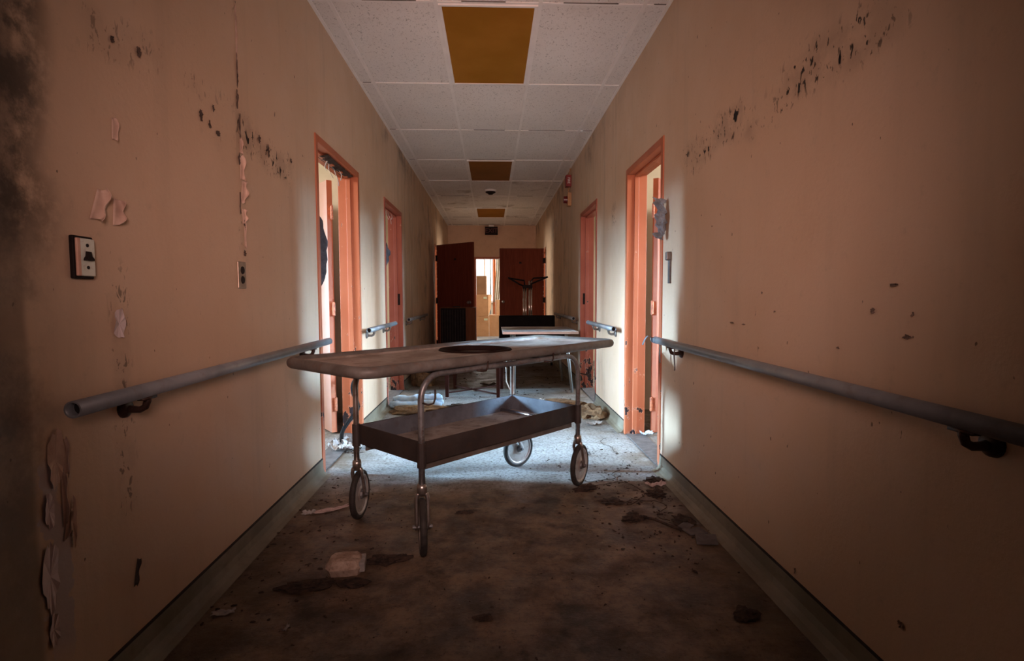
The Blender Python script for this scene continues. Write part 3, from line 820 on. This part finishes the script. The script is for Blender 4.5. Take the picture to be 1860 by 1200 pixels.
# casters
inv = Matrix.Rotation(-GA, 4, 'Z')
def caster(px, py, nworld, trail):
    nl = (inv @ Vector((nworld[0], nworld[1], 0))).normalized()        # wheel axle in trolley space
    fwd = Vector((0, 0, 1)).cross(nl)
    c = Vector((px, py, .120)) + fwd * trail
    bm = bmesh.new()
    lathe(bm, [(0, .300), (.019, .300), (.022, .285), (.022, .262), (.016, .258), (.016, .250), (0, .250)], Matrix.Translation((px, py, 0)), 18)
    for s in (-1, 1):
        o = nl * (s * .024)
        pts = [Vector((px, py, .262)) + nl * s * .006, Vector((px, py, .255)) + o * .8, Vector((px, py, .235)) + o, Vector((px, py, .2)) * .5 + Vector((c.x, c.y, .2)) * .5 + o, c + Vector((0, 0, .02)) + o, c - Vector((0, 0, .012)) + o]
        tube(bm, pts, [.010, .010, .009, .0085, .0085, .009], 10)
    fk = link('caster_fork', bm, M_STEEL, tr, smooth=True)
    M = axis_matrix(c, nl)
    bm = bmesh.new()
    lathe(bm, [(.098, -.013), (.108, -.0145), (.117, -.010), (.120, 0), (.117, .010), (.108, .0145), (.098, .013)], M, 40, closed=True)
    wh = link('wheel', bm, M_RUB, tr, smooth=True)
    bm = bmesh.new()
    lathe(bm, [(0, .010), (.03, .010), (.04, .006), (.085, .007), (.092, .012), (.0995, .012), (.0995, -.012), (.092, -.012), (.085, -.007), (.04, -.006), (.03, -.010), (0, -.010)], M, 40)
    for k in range(10):
        a = 2 * PI * k / 10
        for s in (-1, 1):
            lathe(bm, [(0, .0015), (.004, .0015), (.004, 0)], M @ Matrix.Translation((.075 * math.cos(a), .075 * math.sin(a), s * .0068)) @ (Matrix() if s > 0 else Matrix.Rotation(PI, 4, 'X')), 8)
    link('disc', bm, M_WHEEL, wh, smooth=False)
    bm = bmesh.new(); lathe(bm, [(0, -.042), (.008, -.042), (.008, .042), (0, .042)], M, 12); lathe(bm, [(0, .022), (.02, .02), (.024, .010), (0, .010)], M, 16)
    link('axle', bm, M_RUST, wh)
caster(-LX, -LY, (.985, .17), -.012)
caster(-LX, LY, (.985, -.10), .03)
caster(LX, -LY, (.86, -.5), .03)
caster(LX, LY, (.62, -.78), .05)
# hooks hung along the near side
def hook(x, z, dx):
    bm = bmesh.new(); y = -LY - .012
    tube(bm, [(x, y, z), (x + dx * .02, y - .012, z - .004), (x + dx * .045, y - .016, z - .004), (x + dx * .056, y - .016, z + .010), (x + dx * .057, y - .016, z + .040)], .0042, 8)
    link('hook', bm, M_HOOK, tr, smooth=True)
hook(-.245, .752, 1); hook(.24, .752, 1)
bm = bmesh.new(); tube(bm, [(-LX, -LY - .01, .645), (-LX + .012, -LY - .035, .64), (-LX + .035, -LY - .04, .643), (-LX + .045, -LY - .04, .665), (-LX + .045, -LY - .04, .70)], .0042, 8); link('hook', bm, M_HOOK, tr, smooth=True)
bm = bmesh.new(); tube(bm, [(LX + .01, -LY, .655), (LX + .035, -LY - .035, .645), (LX + .055, -LY - .035, .65), (LX + .06, -LY - .035, .69)], .0042, 8); link('hook', bm, M_HOOK, tr, smooth=True)
bm = bmesh.new(); tube(bm, [(LX + .002, LY + .012, .74), (LX + .0, LY + .03, .70), (LX - .01, LY + .045, .67), (LX - .02, LY + .03, .6), (LX, LY + .05, .55), (LX + .01, LY + .03, .5)], .004, 8); link('hanging_wire', bm, M_WIRE, tr, smooth=True)

# ------------------------------------------------------------------ furniture behind
# dark wooden stool table with crossed stretcher
st = thing('side_table', 'small dark wooden side table with crossed stretchers beneath the trolley top', 'table', (-.195, 6.22, 0), R(-5))
hw_, hd_ = .305, .30
link('tabletop', box(-hw_ - .02, hw_ + .02, -hd_ - .02, hd_ + .02, .475, .50), M_DKWOOD, st, bevel=.006)
link('apron', box(-hw_ + .01, hw_ - .01, -hd_ + .01, hd_ - .01, .42, .474), M_DKWOOD, st)
for sx in (-1, 1):
    for sy in (-1, 1):
        bm = bmesh.new()
        c0 = Vector((sx * (hw_ - .025), sy * (hd_ - .025), 0))
        a = [bm.verts.new(c0 + Vector((i * .017, j * .017, 0))) for i, j in ((-1, -1), (1, -1), (1, 1), (-1, 1))]
        b = [bm.verts.new(c0 + Vector((i * .024, j * .024, .474))) for i, j in ((-1, -1), (1, -1), (1, 1), (-1, 1))]
        bm.faces.new(a[::-1]); bm.faces.new(b)
        for i in range(4): bm.faces.new((a[i], a[(i + 1) % 4], b[(i + 1) % 4], b[i]))
        link('leg', bm, M_DKWOOD, st, bevel=.002)
for q in (1, -1):
    bm = bmesh.new(); d = hw_ - .03
    tube(bm, [(-d, -q * (hd_ - .03), .04 + .006 * q), (d, q * (hd_ - .03), .04 + .006 * q)], .009, 8); link('stretcher', bm, M_DKWOOD, st)

# grey-topped table with splayed legs
gt = thing('work_table', 'grey-topped table with pale metal edge and splayed legs behind the trolley', 'table', (.54, 6.62, 0))
tw, td, tz = .425, .52, .70
link('tabletop', box(-tw + .008, tw - .008, -td + .008, td - .008, tz - .022, tz), M_GREYT, gt)
bm = bmesh.new()
for s in (-1, 1):
    bx(bm, min(s * tw, s * (tw - .008)), max(s * tw, s * (tw - .008)), -td, td, tz - .026, tz + .001)
    bx(bm, -tw + .008, tw - .008, min(s * td, s * (td - .008)), max(s * td, s * (td - .008)), tz - .026, tz + .001)
link('edge_band', bm, M_EDGE, gt)
for sx in (-1, 1):
    for sy in (-1, 1):
        bm = bmesh.new(); k = .07 if sx > 0 else .0
        tube(bm, [(sx * (tw - .13 - (0 if sx > 0 else 0)), sy * (td - .1), tz - .026), (sx * (tw - .13) + sx * k * 1.0, sy * (td - .08), 0)], [.02, .016], 12)
        link('leg', bm, M_LEGPALE, gt, smooth=True)
for sy in (-1, 1): link('apron', box(-tw + .12, tw - .12, sy * (td - .1) - .01, sy * (td - .1) + .01, tz - .075, tz - .027), M_BLACK, gt)

# black padded bench
bn = thing('bench', 'low black padded bench with solid back in front of the right door leaf', 'bench', (.55, 9.0, 0))
link('back', box(-.445, .44, -.36, -.26, .12, .80), M_BLACK, bn, bevel=.02, segs=3)
link('seat', box(-.44, .43, -.258, .32, .20, .46), M_BLACK, bn, bevel=.03, segs=3)
for sx in (-.40, .39):
    for sy in (-.31, .27):
        bm = bmesh.new(); tube(bm, [(sx, sy, 0), (sx, sy, .2 if sy > 0 else .12)], .018, 10); link('leg', bm, M_BLACK, bn)
# upturned chrome pedestal base standing on the bench seat
sd = thing('chrome_stand', 'upturned chrome table base with dark spread arms standing behind the black bench', 'stand', (.585, 9.06, .46))
for x, z in ((-.068, .80), (-.030, .80), (.026, .895), (.062, .895)):
    bm = bmesh.new(); tube(bm, [(x, 0, 0), (x, 0, z)], .0125, 14); link('chrome_tube', bm, M_CHROME, sd, smooth=True)
for pts in (((-.05, 0, .80), (-.14, -.05, .84), (-.325, -.12, .945)), ((-.05, 0, .81), (-.05, .04, .90), (-.31, .10, .945)), ((.05, 0, .84), (.15, -.06, .885), (.32, -.12, .955)), ((.05, 0, .88), (.10, .04, .94), (.33, .10, .955))):
    bm = bmesh.new(); tube(bm, pts, .014, 10); link('arm', bm, M_DARKP, sd, smooth=True)
link('hub', box(-.085, .075, -.03, .03, .775, .83), M_DARKP, sd, bevel=.006)

# dark cabinet with slatted front
cb = thing('cabinet', 'dark wooden cabinet with black slatted front against the left brown door leaf', 'cabinet', (-.56, 9.15, 0))
cw, cd, chh = .285, .24, .925
bm = bmesh.new(); bx(bm, -cw, cw, -cd, cd, .02, chh); link('carcass', bm, M_CABWOOD, cb, bevel=.004)
dr = link('slatted_door', box(-cw + .01, cw - .155, -cd - .012, -cd - .001, .05, chh - .01), M_BLACK, cb, bevel=.002)
bm = bmesh.new()
for k in range(9):
    x = -cw + .03 + k * .042; bx(bm, x, x + .012, -cd - .018, -cd - .0125, .07, chh - .04)
link('slats', bm, M_DARKP, dr)
link('side_door', box(cw - .145, cw - .006, -cd - .010, -cd - .001, .05, chh - .01), M_CABWOOD, cb, bevel=.002)
link('handle', box(-.08, .04, -cd - .004, -cd + .02, chh + .001, chh + .022), M_DARKP, cb, bevel=.004)

# ------------------------------------------------------------------ room beyond the end doorway
def carton(label, loc, size, mat, rot=0, lab=True, dot=False, flap=False, tilt=0):
    t = thing('cardboard_box', label, 'box', loc, R(rot), 'cardboard boxes in the end room')
    t.rotation_euler = (0, R(tilt), R(rot))
    w, d, h = size[0] / 2, size[1] / 2, size[2]
    link('carton', box(-w, w, -d, d, 0, h), mat, t, bevel=.006)
    if lab: link('label_sticker', box(w * .25, w * .8, -d - .002, -d - .0005, h * .80, h * .90), M_LABEL, t)
    if dot:
        bm = bmesh.new(); lathe(bm, [(0, .0015), (.045, .0015), (.045, 0)], axis_matrix((w * .62, -d - .0005, h * .82), (0, -1, 0)), 18); link('dot_sticker', bm, M_TEAL, t)
    if flap:
        bm = sheet(lambda u, v: Vector((w + .10 * u * (1 - .2 * v), -d + .05 * u, h - h * .98 * v * (1 - .35 * u))), 3, 4); link('flap', bm, M_CARD, t, solid=.004)
    return t
carton('lower left cardboard box in the end room with a pale label', (-.275, 15.4, 0), (.36, .36, .56), M_CARD)
carton('lower right cardboard box in the end room with a teal dot', (.105, 15.45, 0), (.38, .36, .60), M_CARD, 0, False, True)
carton('tapered middle cardboard box with open flap stacked on the lower left box', (-.285, 15.4, .562), (.34, .36, .60), M_CARD, 0, True, False, True)
carton('narrow brown cardboard box on top of the end room stack', (-.29, 15.42, 1.16), (.27, .28, .52), M_CARD_D, -4, False, False, False)
carton('cardboard box with teal dot sitting on the lower right box', (.22, 15.52, .60), (.24, .30, .42), M_CARD, 8, False, True)
carton('half hidden cardboard box left of the stack behind the brown door', (-.60, 15.5, 0), (.26, .36, .56), M_CARD_D, 0, False)

# a bright window and its curtains
w1 = sempty('window_1', (-.20, 17.0, 0))
bm = bmesh.new()
for x in (-.85, -.03, .85): bx(bm, x - .03, x + .03, -.03, .03, .95, 2.45)
for z in (.95, 2.45): bx(bm, -.88, .88, -.03, .03, z - .03, z + .03)
link('window_frame', bm, M_WHITE, w1)
n = NT('overcast_daylight_pane')
n.b.inputs['Emission Color'].default_value = (.90, .95, 1, 1); n.b.inputs['Emission Strength'].default_value = 1.5
gl = n.done((.8, .85, .9), .2)
link('pane', box(-.85, .85, -.005, .005, .95, 2.45), gl, w1)
def curtain(label, x0, x1, y, z0, z1, mat, sway, folds):
    def fn(u, v):
        x = x0 + (x1 - x0) * u
        return Vector((x + sway * v * v, y + .03 * math.sin(u * folds * 2 * PI), z1 + (z0 - z1) * v))
    o = link('curtain', sheet(fn, folds * 8, 10), mat, None, smooth=True, solid=.003)
    return tag(o, label, 'curtain', 'curtains at the end room window')
curtain('thin orange curtain strip at the end room window', .02, .11, 16.75, .35, 2.6, M_CURT_O, 0, 2)
curtain('draped beige curtain gathered beside the orange strip', .13, .30, 16.6, .95, 2.6, M_CURT, -.09, 3)
bm = bmesh.new(); tube(bm, [(-.05, 16.72, .0), (-.05, 16.72, 2.6)], .022, 12)
tag(link('metal_pole', bm, M_LEGPALE, None, smooth=True), 'thin grey vertical pole at the end room window', 'pole')

# ------------------------------------------------------------------ floor litter
def flat_scrap(name, label, cat, loc, w, d, rot, mat, seed, lift=.012, group=None):
    rr = random.Random(seed); ph = rr.uniform(0, 6)
    def fn(u, v):
        e = 1 + .12 * math.sin(9 * v + ph)
        return Vector(((u - .5) * w * e, (v - .5) * d * (1 + .12 * math.sin(7 * u + ph)), .003 + lift * abs(noise.noise(Vector((u * 3, v * 3, seed * 1.7)))) * 2 + lift * .7 * (abs(2 * u - 1) ** 3)))
    o = link(name, sheet(fn, 10, 8), mat, None, smooth=False, solid=.0012)
    o.location = loc; o.rotation_euler = (0, 0, R(rot))
    return tag(o, label, cat, group)
def clump(name, label, cat, loc, size, mat, seed, rough=.45, rot=0, group=None):
    o = link(name, lump(*size, seed, rough), mat, None); o.location = loc; o.rotation_euler = (0, 0, R(rot))
    return tag(o, label, cat, group)

# pale chunk like a torn box of plaster
t = thing('plaster_chunk', 'pale crumbled plaster chunk on the dark floor at the lower left', 'debris', (-.59, 2.15, 0), R(8))
bm = bmesh.new()
for z, w, d in ((0, .065, .05), (.028, .075, .058), (.058, .058, .045), (.062, .03, .025)):
    for k in range(14):
        a = 2 * PI * k / 14; sq = 1 / max(abs(math.cos(a)), abs(math.sin(a))) ** .75
        bm.verts.new((w * sq * math.cos(a) * (1 + .1 * noise.noise(Vector((k, z * 50, 1)))), d * sq * math.sin(a) * (1 + .1 * noise.noise(Vector((k, z * 60, 3)))), z + .006 * noise.noise(Vector((k * 2, z * 40, 5)))))
bm.verts.ensure_lookup_table()
for i in range(3):
    for k in range(14): bm.faces.new((bm.verts[i * 14 + k], bm.verts[i * 14 + (k + 1) % 14], bm.verts[(i + 1) * 14 + (k + 1) % 14], bm.verts[(i + 1) * 14 + k]))
bm.faces.new([bm.verts[42 + k] for k in range(14)]); bm.faces.new([bm.verts[k] for k in range(14)][::-1])
link('chunk', bm, M_CHUNK, t)
link('white_side', box(.055, .079, -.045, .04, .008, .048), M_PAPER, t, bevel=.006)

clump('dirt_clump', 'dark debris lump with rusty patch just left of the nearest wheel', 'debris', (-.43, 2.22, 0), (.085, .03, .022), M_DIRT, 4, .6, 12)
clump('dirt_clump', 'small flat black lump on the floor right of the nearest wheel', 'debris', (-.142, 2.719, 0), (.045, .022, .008), M_DIRT, 5, .5, 5)
clump('dirt_clump', 'low black wet mound left of the pale plaster chunk', 'debris', (-.70, 2.03, 0), (.095, .04, .012), M_DIRT, 6, .6, 10)
clump('dirt_clump', 'low black wet mound in front of the pale plaster chunk', 'debris', (-.535, 2.045, 0), (.06, .032, .012), M_DIRT, 7, .5, 0)
clump('dirt_clump', 'dark tangled clump on the floor below the right handrail', 'debris', (.683, 2.60, 0), (.055, .035, .022), M_DIRT, 8, .8, 15)
clump('dirt_clump', 'dark dirt clump right behind the trolley wheel nearest the right doorway', 'debris', (.52, 3.02, 0), (.06, .025, .022), M_DIRT, 9, .8, 20)
clump('dirt_clump', 'fibrous brown clump on the floor in the middle right', 'debris', (.63, 2.83, 0), (.055, .04, .010), M_DIRT, 10, .9, 0)
clump('dirt_clump', 'dark wad of dirt at the foot of the right wall', 'debris', (.90, 2.93, 0), (.05, .045, .016), M_DIRT, 11, .9, 0)
clump('dirt_clump', 'dark clump on the floor against the right cove base by the doorway', 'debris', (.955, 3.14, 0), (.05, .04, .018), M_DIRT, 12, .9, 0)
clump('dirt_clump', 'flat dark leaf lump on the near floor at bottom centre', 'debris', (-.035, 1.80, 0), (.03, .018, .008), M_DIRT, 13, .6, 0)
clump('dirt_clump', 'brown lump on the floor close to the right wall at bottom', 'debris', (.86, 1.78, 0), (.05, .035, .012), M_DIRT, 14, .6, 30)
clump('dirt_clump', 'black lump on the floor beside the grey tile shards', 'debris', (.92, 2.56, 0), (.05, .05, .018), M_DIRT, 15, .7, 30)
bm = bmesh.new(); tube(bm, [(.73, 2.60, .012), (.78, 2.56, .014), (.83, 2.50, .01), (.87, 2.44, .012)], .006, 8)
tag(link('dark_cable', bm, M_DIRT, None, smooth=True), 'short dark cable on the floor leading to the grey tile shards', 'cable')
for i, (x, y, w, d, r_, lb) in enumerate(((.925, 2.43, .10, .06, 20, 'grey tile shard lying flat at the foot of the right wall'), (.945, 2.345, .09, .09, -15, 'dark grey tile shard nearest the camera by the right wall'), (.905, 2.49, .06, .05, 40, 'small grey tile shard resting behind two larger shards'))):
    o = link('tile_shard', box(-w / 2, w / 2, -d / 2, d / 2, 0, .006), M_SLATE, None, bevel=.001); o.location = (x, y, .002); o.rotation_euler = (R(3), R(-4 if i else 5), R(r_))
    o.location.z = .008
    tag(o, lb, 'debris', 'tile shards')
flat_scrap('paper_strip', 'pinkish printed paper strip on the floor by the left trolley wheel', 'paper', (-.83, 2.78, 0), .17, .045, 28, M_PINKPAPER, 2, .006)
flat_scrap('paper_scrap', 'small pale paper scrap beside the pinkish strip', 'paper', (-.93, 2.74, 0), .06, .04, 10, M_PAPER, 3, .01)
flat_scrap('paper_scrap', 'pale paper scrap on the floor at the bottom left', 'paper', (-.93, 1.86, 0), .07, .03, 15, M_PAPER, 4, .008)
flat_scrap('paper_scrap', 'tiny upright pale scrap on the dark floor bottom left', 'paper', (-.68, 1.755, 0), .03, .012, 70, M_PAPER, 5, .012)
flat_scrap('paper_scrap', 'white paper scrap under the second right handrail', 'paper', (.86, 4.60, 0), .14, .08, 20, M_PAPER, 6, .02)
flat_scrap('paper_scrap', 'small grey card on the lit floor right of the trolley wheel', 'paper', (.62, 3.68, 0), .09, .035, 10, M_SLATE, 7, .012)
flat_scrap('paper_scrap', 'pinkish paper scrap at the foot of the right wall', 'paper', (.93, 3.07, 0), .10, .06, 15, M_PINKPAPER, 8, .012)
flat_scrap('paper_scrap', 'blue plastic scrap on the floor inside the right doorway', 'paper', (1.20, 4.20, .008), .10, .06, 15, M_BLUE, 9, .02)
for i, (x, y, w, r_, lb) in enumerate(((-1.00, 3.93, .15, 20, 'crumpled white paper in front of the left door leaf'), (-1.09, 3.86, .12, -30, 'torn pale paper at the near left jamb'), (-.98, 4.08, .13, 70, 'wrinkled white paper beside the black hose'), (-1.12, 4.03, .12, 45, 'pale paper under the lower end of the hose'))):
    flat_scrap('paper_scrap', lb, 'paper', (x, y, .009), w, w * .6, r_, M_PAPER, 20 + i, .035, 'papers in the left doorway')
# bent black hose standing by the left jamb
bm = bmesh.new()
pts = [(-1.115, 4.03, .02), (-1.112, 4.05, .10), (-1.075, 4.12, .17), (-1.035, 4.2, .235), (-1.05, 4.24, .29), (-1.085, 4.28, .34), (-1.095, 4.30, .40), (-1.075, 4.32, .45), (-1.055, 4.335, .47)]
cr = []
V = [Vector(p) for p in pts]
for i in range(len(V) - 1):
    p0, p1, p2, p3 = V[max(i - 1, 0)], V[i], V[i + 1], V[min(i + 2, len(V) - 1)]
    for k in range(4):
        q = k / 4; cr.append(.5 * ((2 * p1) + (p2 - p0) * q + (2 * p0 - 5 * p1 + 4 * p2 - p3) * q * q + (3 * p1 - p0 - 3 * p2 + p3) * q ** 3))
cr.append(V[-1])
tube(bm, cr, .015, 12)
tag(link('hose', bm, M_BLACK, None, smooth=True), 'bent black hose standing in the nearest left doorway', 'hose')

# towel and the rubbish under it
bm = bmesh.new()
rr = random.Random(8)
for x0, x1, y, z, r in ((-.99, -.50, 5.37, .040, .036), (-.97, -.49, 5.46, .042, .040), (-.985, -.50, 5.41, .092, .030), (-.80, -.51, 5.47, .096, .026), (-1.0, -.86, 5.39, .030, .045)):
    P, Q = [], []
    for k in range(25):
        t = k / 24; e = max(.18, min(1, 9 * t, 9 * (1 - t))) ** .5
        P.append((x0 + (x1 - x0) * t, y + .014 * math.sin(7 * t + z * 90) + .012 * noise.noise(Vector((t * 5, z * 40, 1))), z + .010 * noise.noise(Vector((t * 6, z * 30, 4)))))
        Q.append(r * e * (1 + .22 * noise.noise(Vector((t * 9, z * 50, 9)))))
    tube(bm, P, Q, 18)
for v in bm.verts:
    v.co.z = max(.012, v.co.z + .006 * noise.noise(v.co * 38)); v.co.y += .006 * noise.noise(v.co * 31)
tw_ = link('towel', bm, M_BLUE, None, smooth=True)
tag(tw_, 'pale blue crumpled towel on the debris by the second left doorway', 'towel')
clump('debris_heap', 'brown rubbish heap under the blue towel by the left wall', 'debris', (-.74, 5.20, 0), (.24, .15, .05), M_DIRTB, 31, .5, 0)
clump('debris_heap', 'low brown rubbish lump in front of the blue towel', 'debris', (-.44, 5.02, 0), (.11, .05, .03), M_DIRTB, 32, .6, 10)
clump('debris_heap', 'dark rubbish lump right of the blue towel', 'debris', (-.36, 5.42, 0), (.10, .05, .025), M_DIRT, 33, .6, 0)
# soggy heap against the right wall
clump('debris_heap', 'large soggy tan cardboard heap against the right wall', 'debris', (.68, 5.30, 0), (.27, .20, .06), M_DIRTB, 34, .45, 10)
clump('debris_heap', 'brown stained rubbish pile at the right cove base', 'debris', (.89, 4.90, 0), (.12, .13, .085), M_DIRTB, 35, .6, 0)
flat_scrap('paper_scrap', 'white crumpled paper on the floor behind the tan heap', 'paper', (.45, 5.58, .0), .14, .09, 5, M_WHITE, 36, .03)
flat_scrap('paper_scrap', 'thin dark strip on the lit floor behind the side table', 'paper', (-.05, 6.75, 0), .2, .05, 5, M_DIRT, 37, .02)
flat_scrap('paper_scrap', 'dark scrap on the floor in front of the side table', 'paper', (.03, 5.6, 0), .16, .05, -5, M_DIRT, 38, .015)
# slumped brown sack in the corner behind the towel
clump('slumped_sack', 'slumped brown sack against the left wall past the second doorway', 'sack', (-.86, 6.85, 0), (.15, .18, .28), M_DIRTB, 40, .25, 0)

# fine litter nobody could count
bm = bmesh.new(); rr = random.Random(42)
def chip(x, y, s):
    a = rr.uniform(0, 6.28); w, d, h = s * rr.uniform(.5, 1.6), s * rr.uniform(.3, .9), s * rr.uniform(.12, .4)
    M = Matrix.Translation((x, y, .001)) @ Matrix.Rotation(a, 4, 'Z') @ Matrix.Rotation(rr.uniform(-.2, .2), 4, 'X')
    k = [rr.uniform(.6, 1.2) for _ in range(5)]
    lo = [bm.verts.new(M @ Vector((w * k[i] * math.cos(i * 1.257), d * k[i] * math.sin(i * 1.257), 0))) for i in range(5)]
    hi = [bm.verts.new(M @ Vector((w * .75 * k[i] * math.cos(i * 1.257), d * .75 * k[i] * math.sin(i * 1.257), h))) for i in range(5)]
    bm.faces.new(hi)
    for i in range(5): bm.faces.new((lo[i], lo[(i + 1) % 5], hi[(i + 1) % 5], hi[i]))
for i in range(260): chip(rr.uniform(-1.0, 1.0), rr.triangular(1.2, 4.4, 2.6), rr.uniform(.002, .008))
for i in range(260):
    chip(rr.triangular(.3, 1.0, .95), rr.triangular(2.0, 4.0, 2.9), rr.uniform(.003, .014))
for i in range(160): chip(rr.triangular(-1.0, -.4, -.98), rr.uniform(1.8, 3.3), rr.uniform(.003, .012))
for i in range(260): chip(rr.uniform(-1.0, 1.0), rr.uniform(4.4, 10), rr.uniform(.006, .022))
for i in range(120): chip(rr.triangular(-1.18, -.9, -1.1), rr.uniform(3.75, 4.25), rr.uniform(.005, .018))
tag(link('floor_debris', bm, M_DIRT), 'dark grit and flakes scattered over the dirty floor', 'debris', None, 'stuff')
bm = bmesh.new()
for q in range(5):
    x, y = ((.72, 2.86), (.82, 2.98), (.88, 3.72), (.80, 3.35), (.62, 2.88))[q]; a = q * 1.3; P = []
    for k in range(26):
        a += rr.uniform(-.55, .55); x += .018 * math.cos(a); y += .018 * math.sin(a)
        x = min(max(x, .3), 1.0); P.append((x, y, .004 + .003 * rr.random()))
    tube(bm, P, .0016, 5)
tag(link('fibre_strands', bm, M_DIRT), 'thin dark tangled fibres on the floor near the right doorway', 'debris', None, 'stuff')

# ------------------------------------------------------------------ light
def area(name, loc, target, sx, sy, power, col, spread=180):
    L = bpy.data.lights.new(name, 'AREA'); L.shape = 'RECTANGLE'; L.size = sx; L.size_y = sy
    L.energy = power; L.color = col; L.spread = R(spread)
    o = bpy.data.objects.new(name, L); COL.objects.link(o); o.location = loc
    o.rotation_euler = (Vector(target) - Vector(loc)).to_track_quat('-Z', 'Y').to_euler()
    return o
COOL = (.44, .72, 1.0)
area('window_light_left', (-4.95, 4.12, 1.95), (0, 3.55, .35), .18, 1.3, 42, COOL, 28)
area('window_light_right', (4.95, 4.05, 1.95), (0, 3.55, .35), .30, 1.3, 25, COOL, 28)
area('window_light_left_near', (-4.95, 2.80, 1.85), (0, 4.05, .5), .5, 1.3, 31, COOL, 26)
area('window_light_right_near', (4.95, 2.80, 1.85), (0, 4.05, .5), .5, 1.3, 31, COOL, 26)
area('window_light_left_second', (-4.95, 6.1, 1.8), (0, 5.9, .4), .5, 1.3, 28, COOL, 34)
area('window_light_right_second', (4.95, 6.25, 1.8), (0, 5.7, .4), .5, 1.3, 36, COOL, 34)
area('room_fill_left', (-3.2, 3.0, 2.6), (-3.0, 4.2, 0), .8, .8, 115, (1, .93, .84))  # these four are unseen fills added to brighten the side rooms
area('room_fill_right', (3.2, 3.0, 2.6), (3.0, 4.2, 0), .8, .8, 115, (1, .93, .84))
area('room_fill_left_second', (-3.0, 7.6, 2.6), (-3.0, 6.8, 0), .8, .8, 115, (1, .93, .84))
area('room_fill_right_second', (3.0, 7.6, 2.6), (3.0, 6.8, 0), .8, .8, 115, (1, .93, .84))
area('window_light_left_far', (-4.9, 11.3, 1.6), (0, 11.0, 1.3), 1.0, 1.3, 260, (1, .86, .70))
area('window_light_right_far', (4.9, 11.6, 1.6), (0, 11.3, 1.3), 1.0, 1.3, 260, (1, .86, .70))
area('window_light_end', (-.2, 16.9, 1.8), (0, 13, 1.0), 1.5, 1.3, 80, (1, .96, .9))
area('end_room_fill', (2.8, 15.0, 2.2), (-.2, 15.6, .8), 1.2, 1.2, 170, (1, .96, .9))  # unseen fill added to brighten the boxes in the end room
WARM = (1.0, .615, .535)
def spot(name, loc, target, power, col, half, blend, rad):
    L = bpy.data.lights.new(name, 'SPOT'); L.energy = power; L.color = col; L.spot_size = R(2 * half); L.spot_blend = blend; L.shadow_soft_size = rad
    o = bpy.data.objects.new(name, L); COL.objects.link(o); o.location = loc
    o.rotation_euler = (Vector(target) - Vector(loc)).to_track_quat('-Z', 'Y').to_euler()
spot('warm_vignette_fill', (.0, -.12, 1.45), (.03, 5, 1.22), 250, WARM, 40, 1.0, .25)  # unseen spot added at the camera, falling off to a warm vignette
spot('warm_fill_narrow', (.0, -.12, 1.45), (.03, 8, 2.4), 190, WARM, 21, 1.0, .25)  # narrower unseen fill added for the ceiling and far stretch

w = bpy.data.worlds.new('dim_world'); w.use_nodes = True; scene.world = w
w.node_tree.nodes['Background'].inputs[0].default_value = (.5, .4, .35, 1)
w.node_tree.nodes['Background'].inputs[1].default_value = .02

# ------------------------------------------------------------------ camera
dg = bpy.context.evaluated_depsgraph_get()
for o in [o for o in COL.objects if o.type == 'FONT']:
    me = bpy.data.meshes.new_from_object(o.evaluated_get(dg))
    q = bpy.data.objects.new('lettering', me); COL.objects.link(q)
    q.parent = o.parent; q.location = o.location; q.rotation_euler = o.rotation_euler
    cdat = o.data; bpy.data.objects.remove(o); bpy.data.curves.remove(cdat)
    q.name = 'lettering'

cam = bpy.data.cameras.new('camera'); co = bpy.data.objects.new('camera', cam); COL.objects.link(co)
cam.sensor_fit = 'HORIZONTAL'; cam.sensor_width = 36.0; cam.lens = 996.942 / 1860 * 36.0
cam.clip_start = .02; cam.clip_end = 100
p, yaw, roll = .0604, .0358, .0032
cy, sy = math.cos(yaw), math.sin(yaw)
rgt = Vector((cy, -sy, 0)); fwd = Vector((sy * math.cos(p), cy * math.cos(p), -math.sin(p))); up = rgt.cross(fwd)
# image content turns counter-clockwise by roll -> camera turns clockwise
r2 = rgt * math.cos(roll) - up * math.sin(roll); u2 = up * math.cos(roll) + rgt * math.sin(roll)
M = Matrix((r2, u2, -fwd)).transposed().to_4x4(); M.translation = Vector((0, 0, 1.0857))
co.matrix_world = M
scene.camera = co

scene.view_settings.view_transform = 'Standard'
scene.view_settings.look = 'None'
scene.view_settings.exposure = 0.0
scene.view_settings.gamma = 1.0
scene.cycles.use_denoising = True
scene.cycles.max_bounces = 7
scene.cycles.diffuse_bounces = 4
scene.cycles.adaptive_threshold = 0.02
scene.cycles.sample_clamp_indirect = 6.0
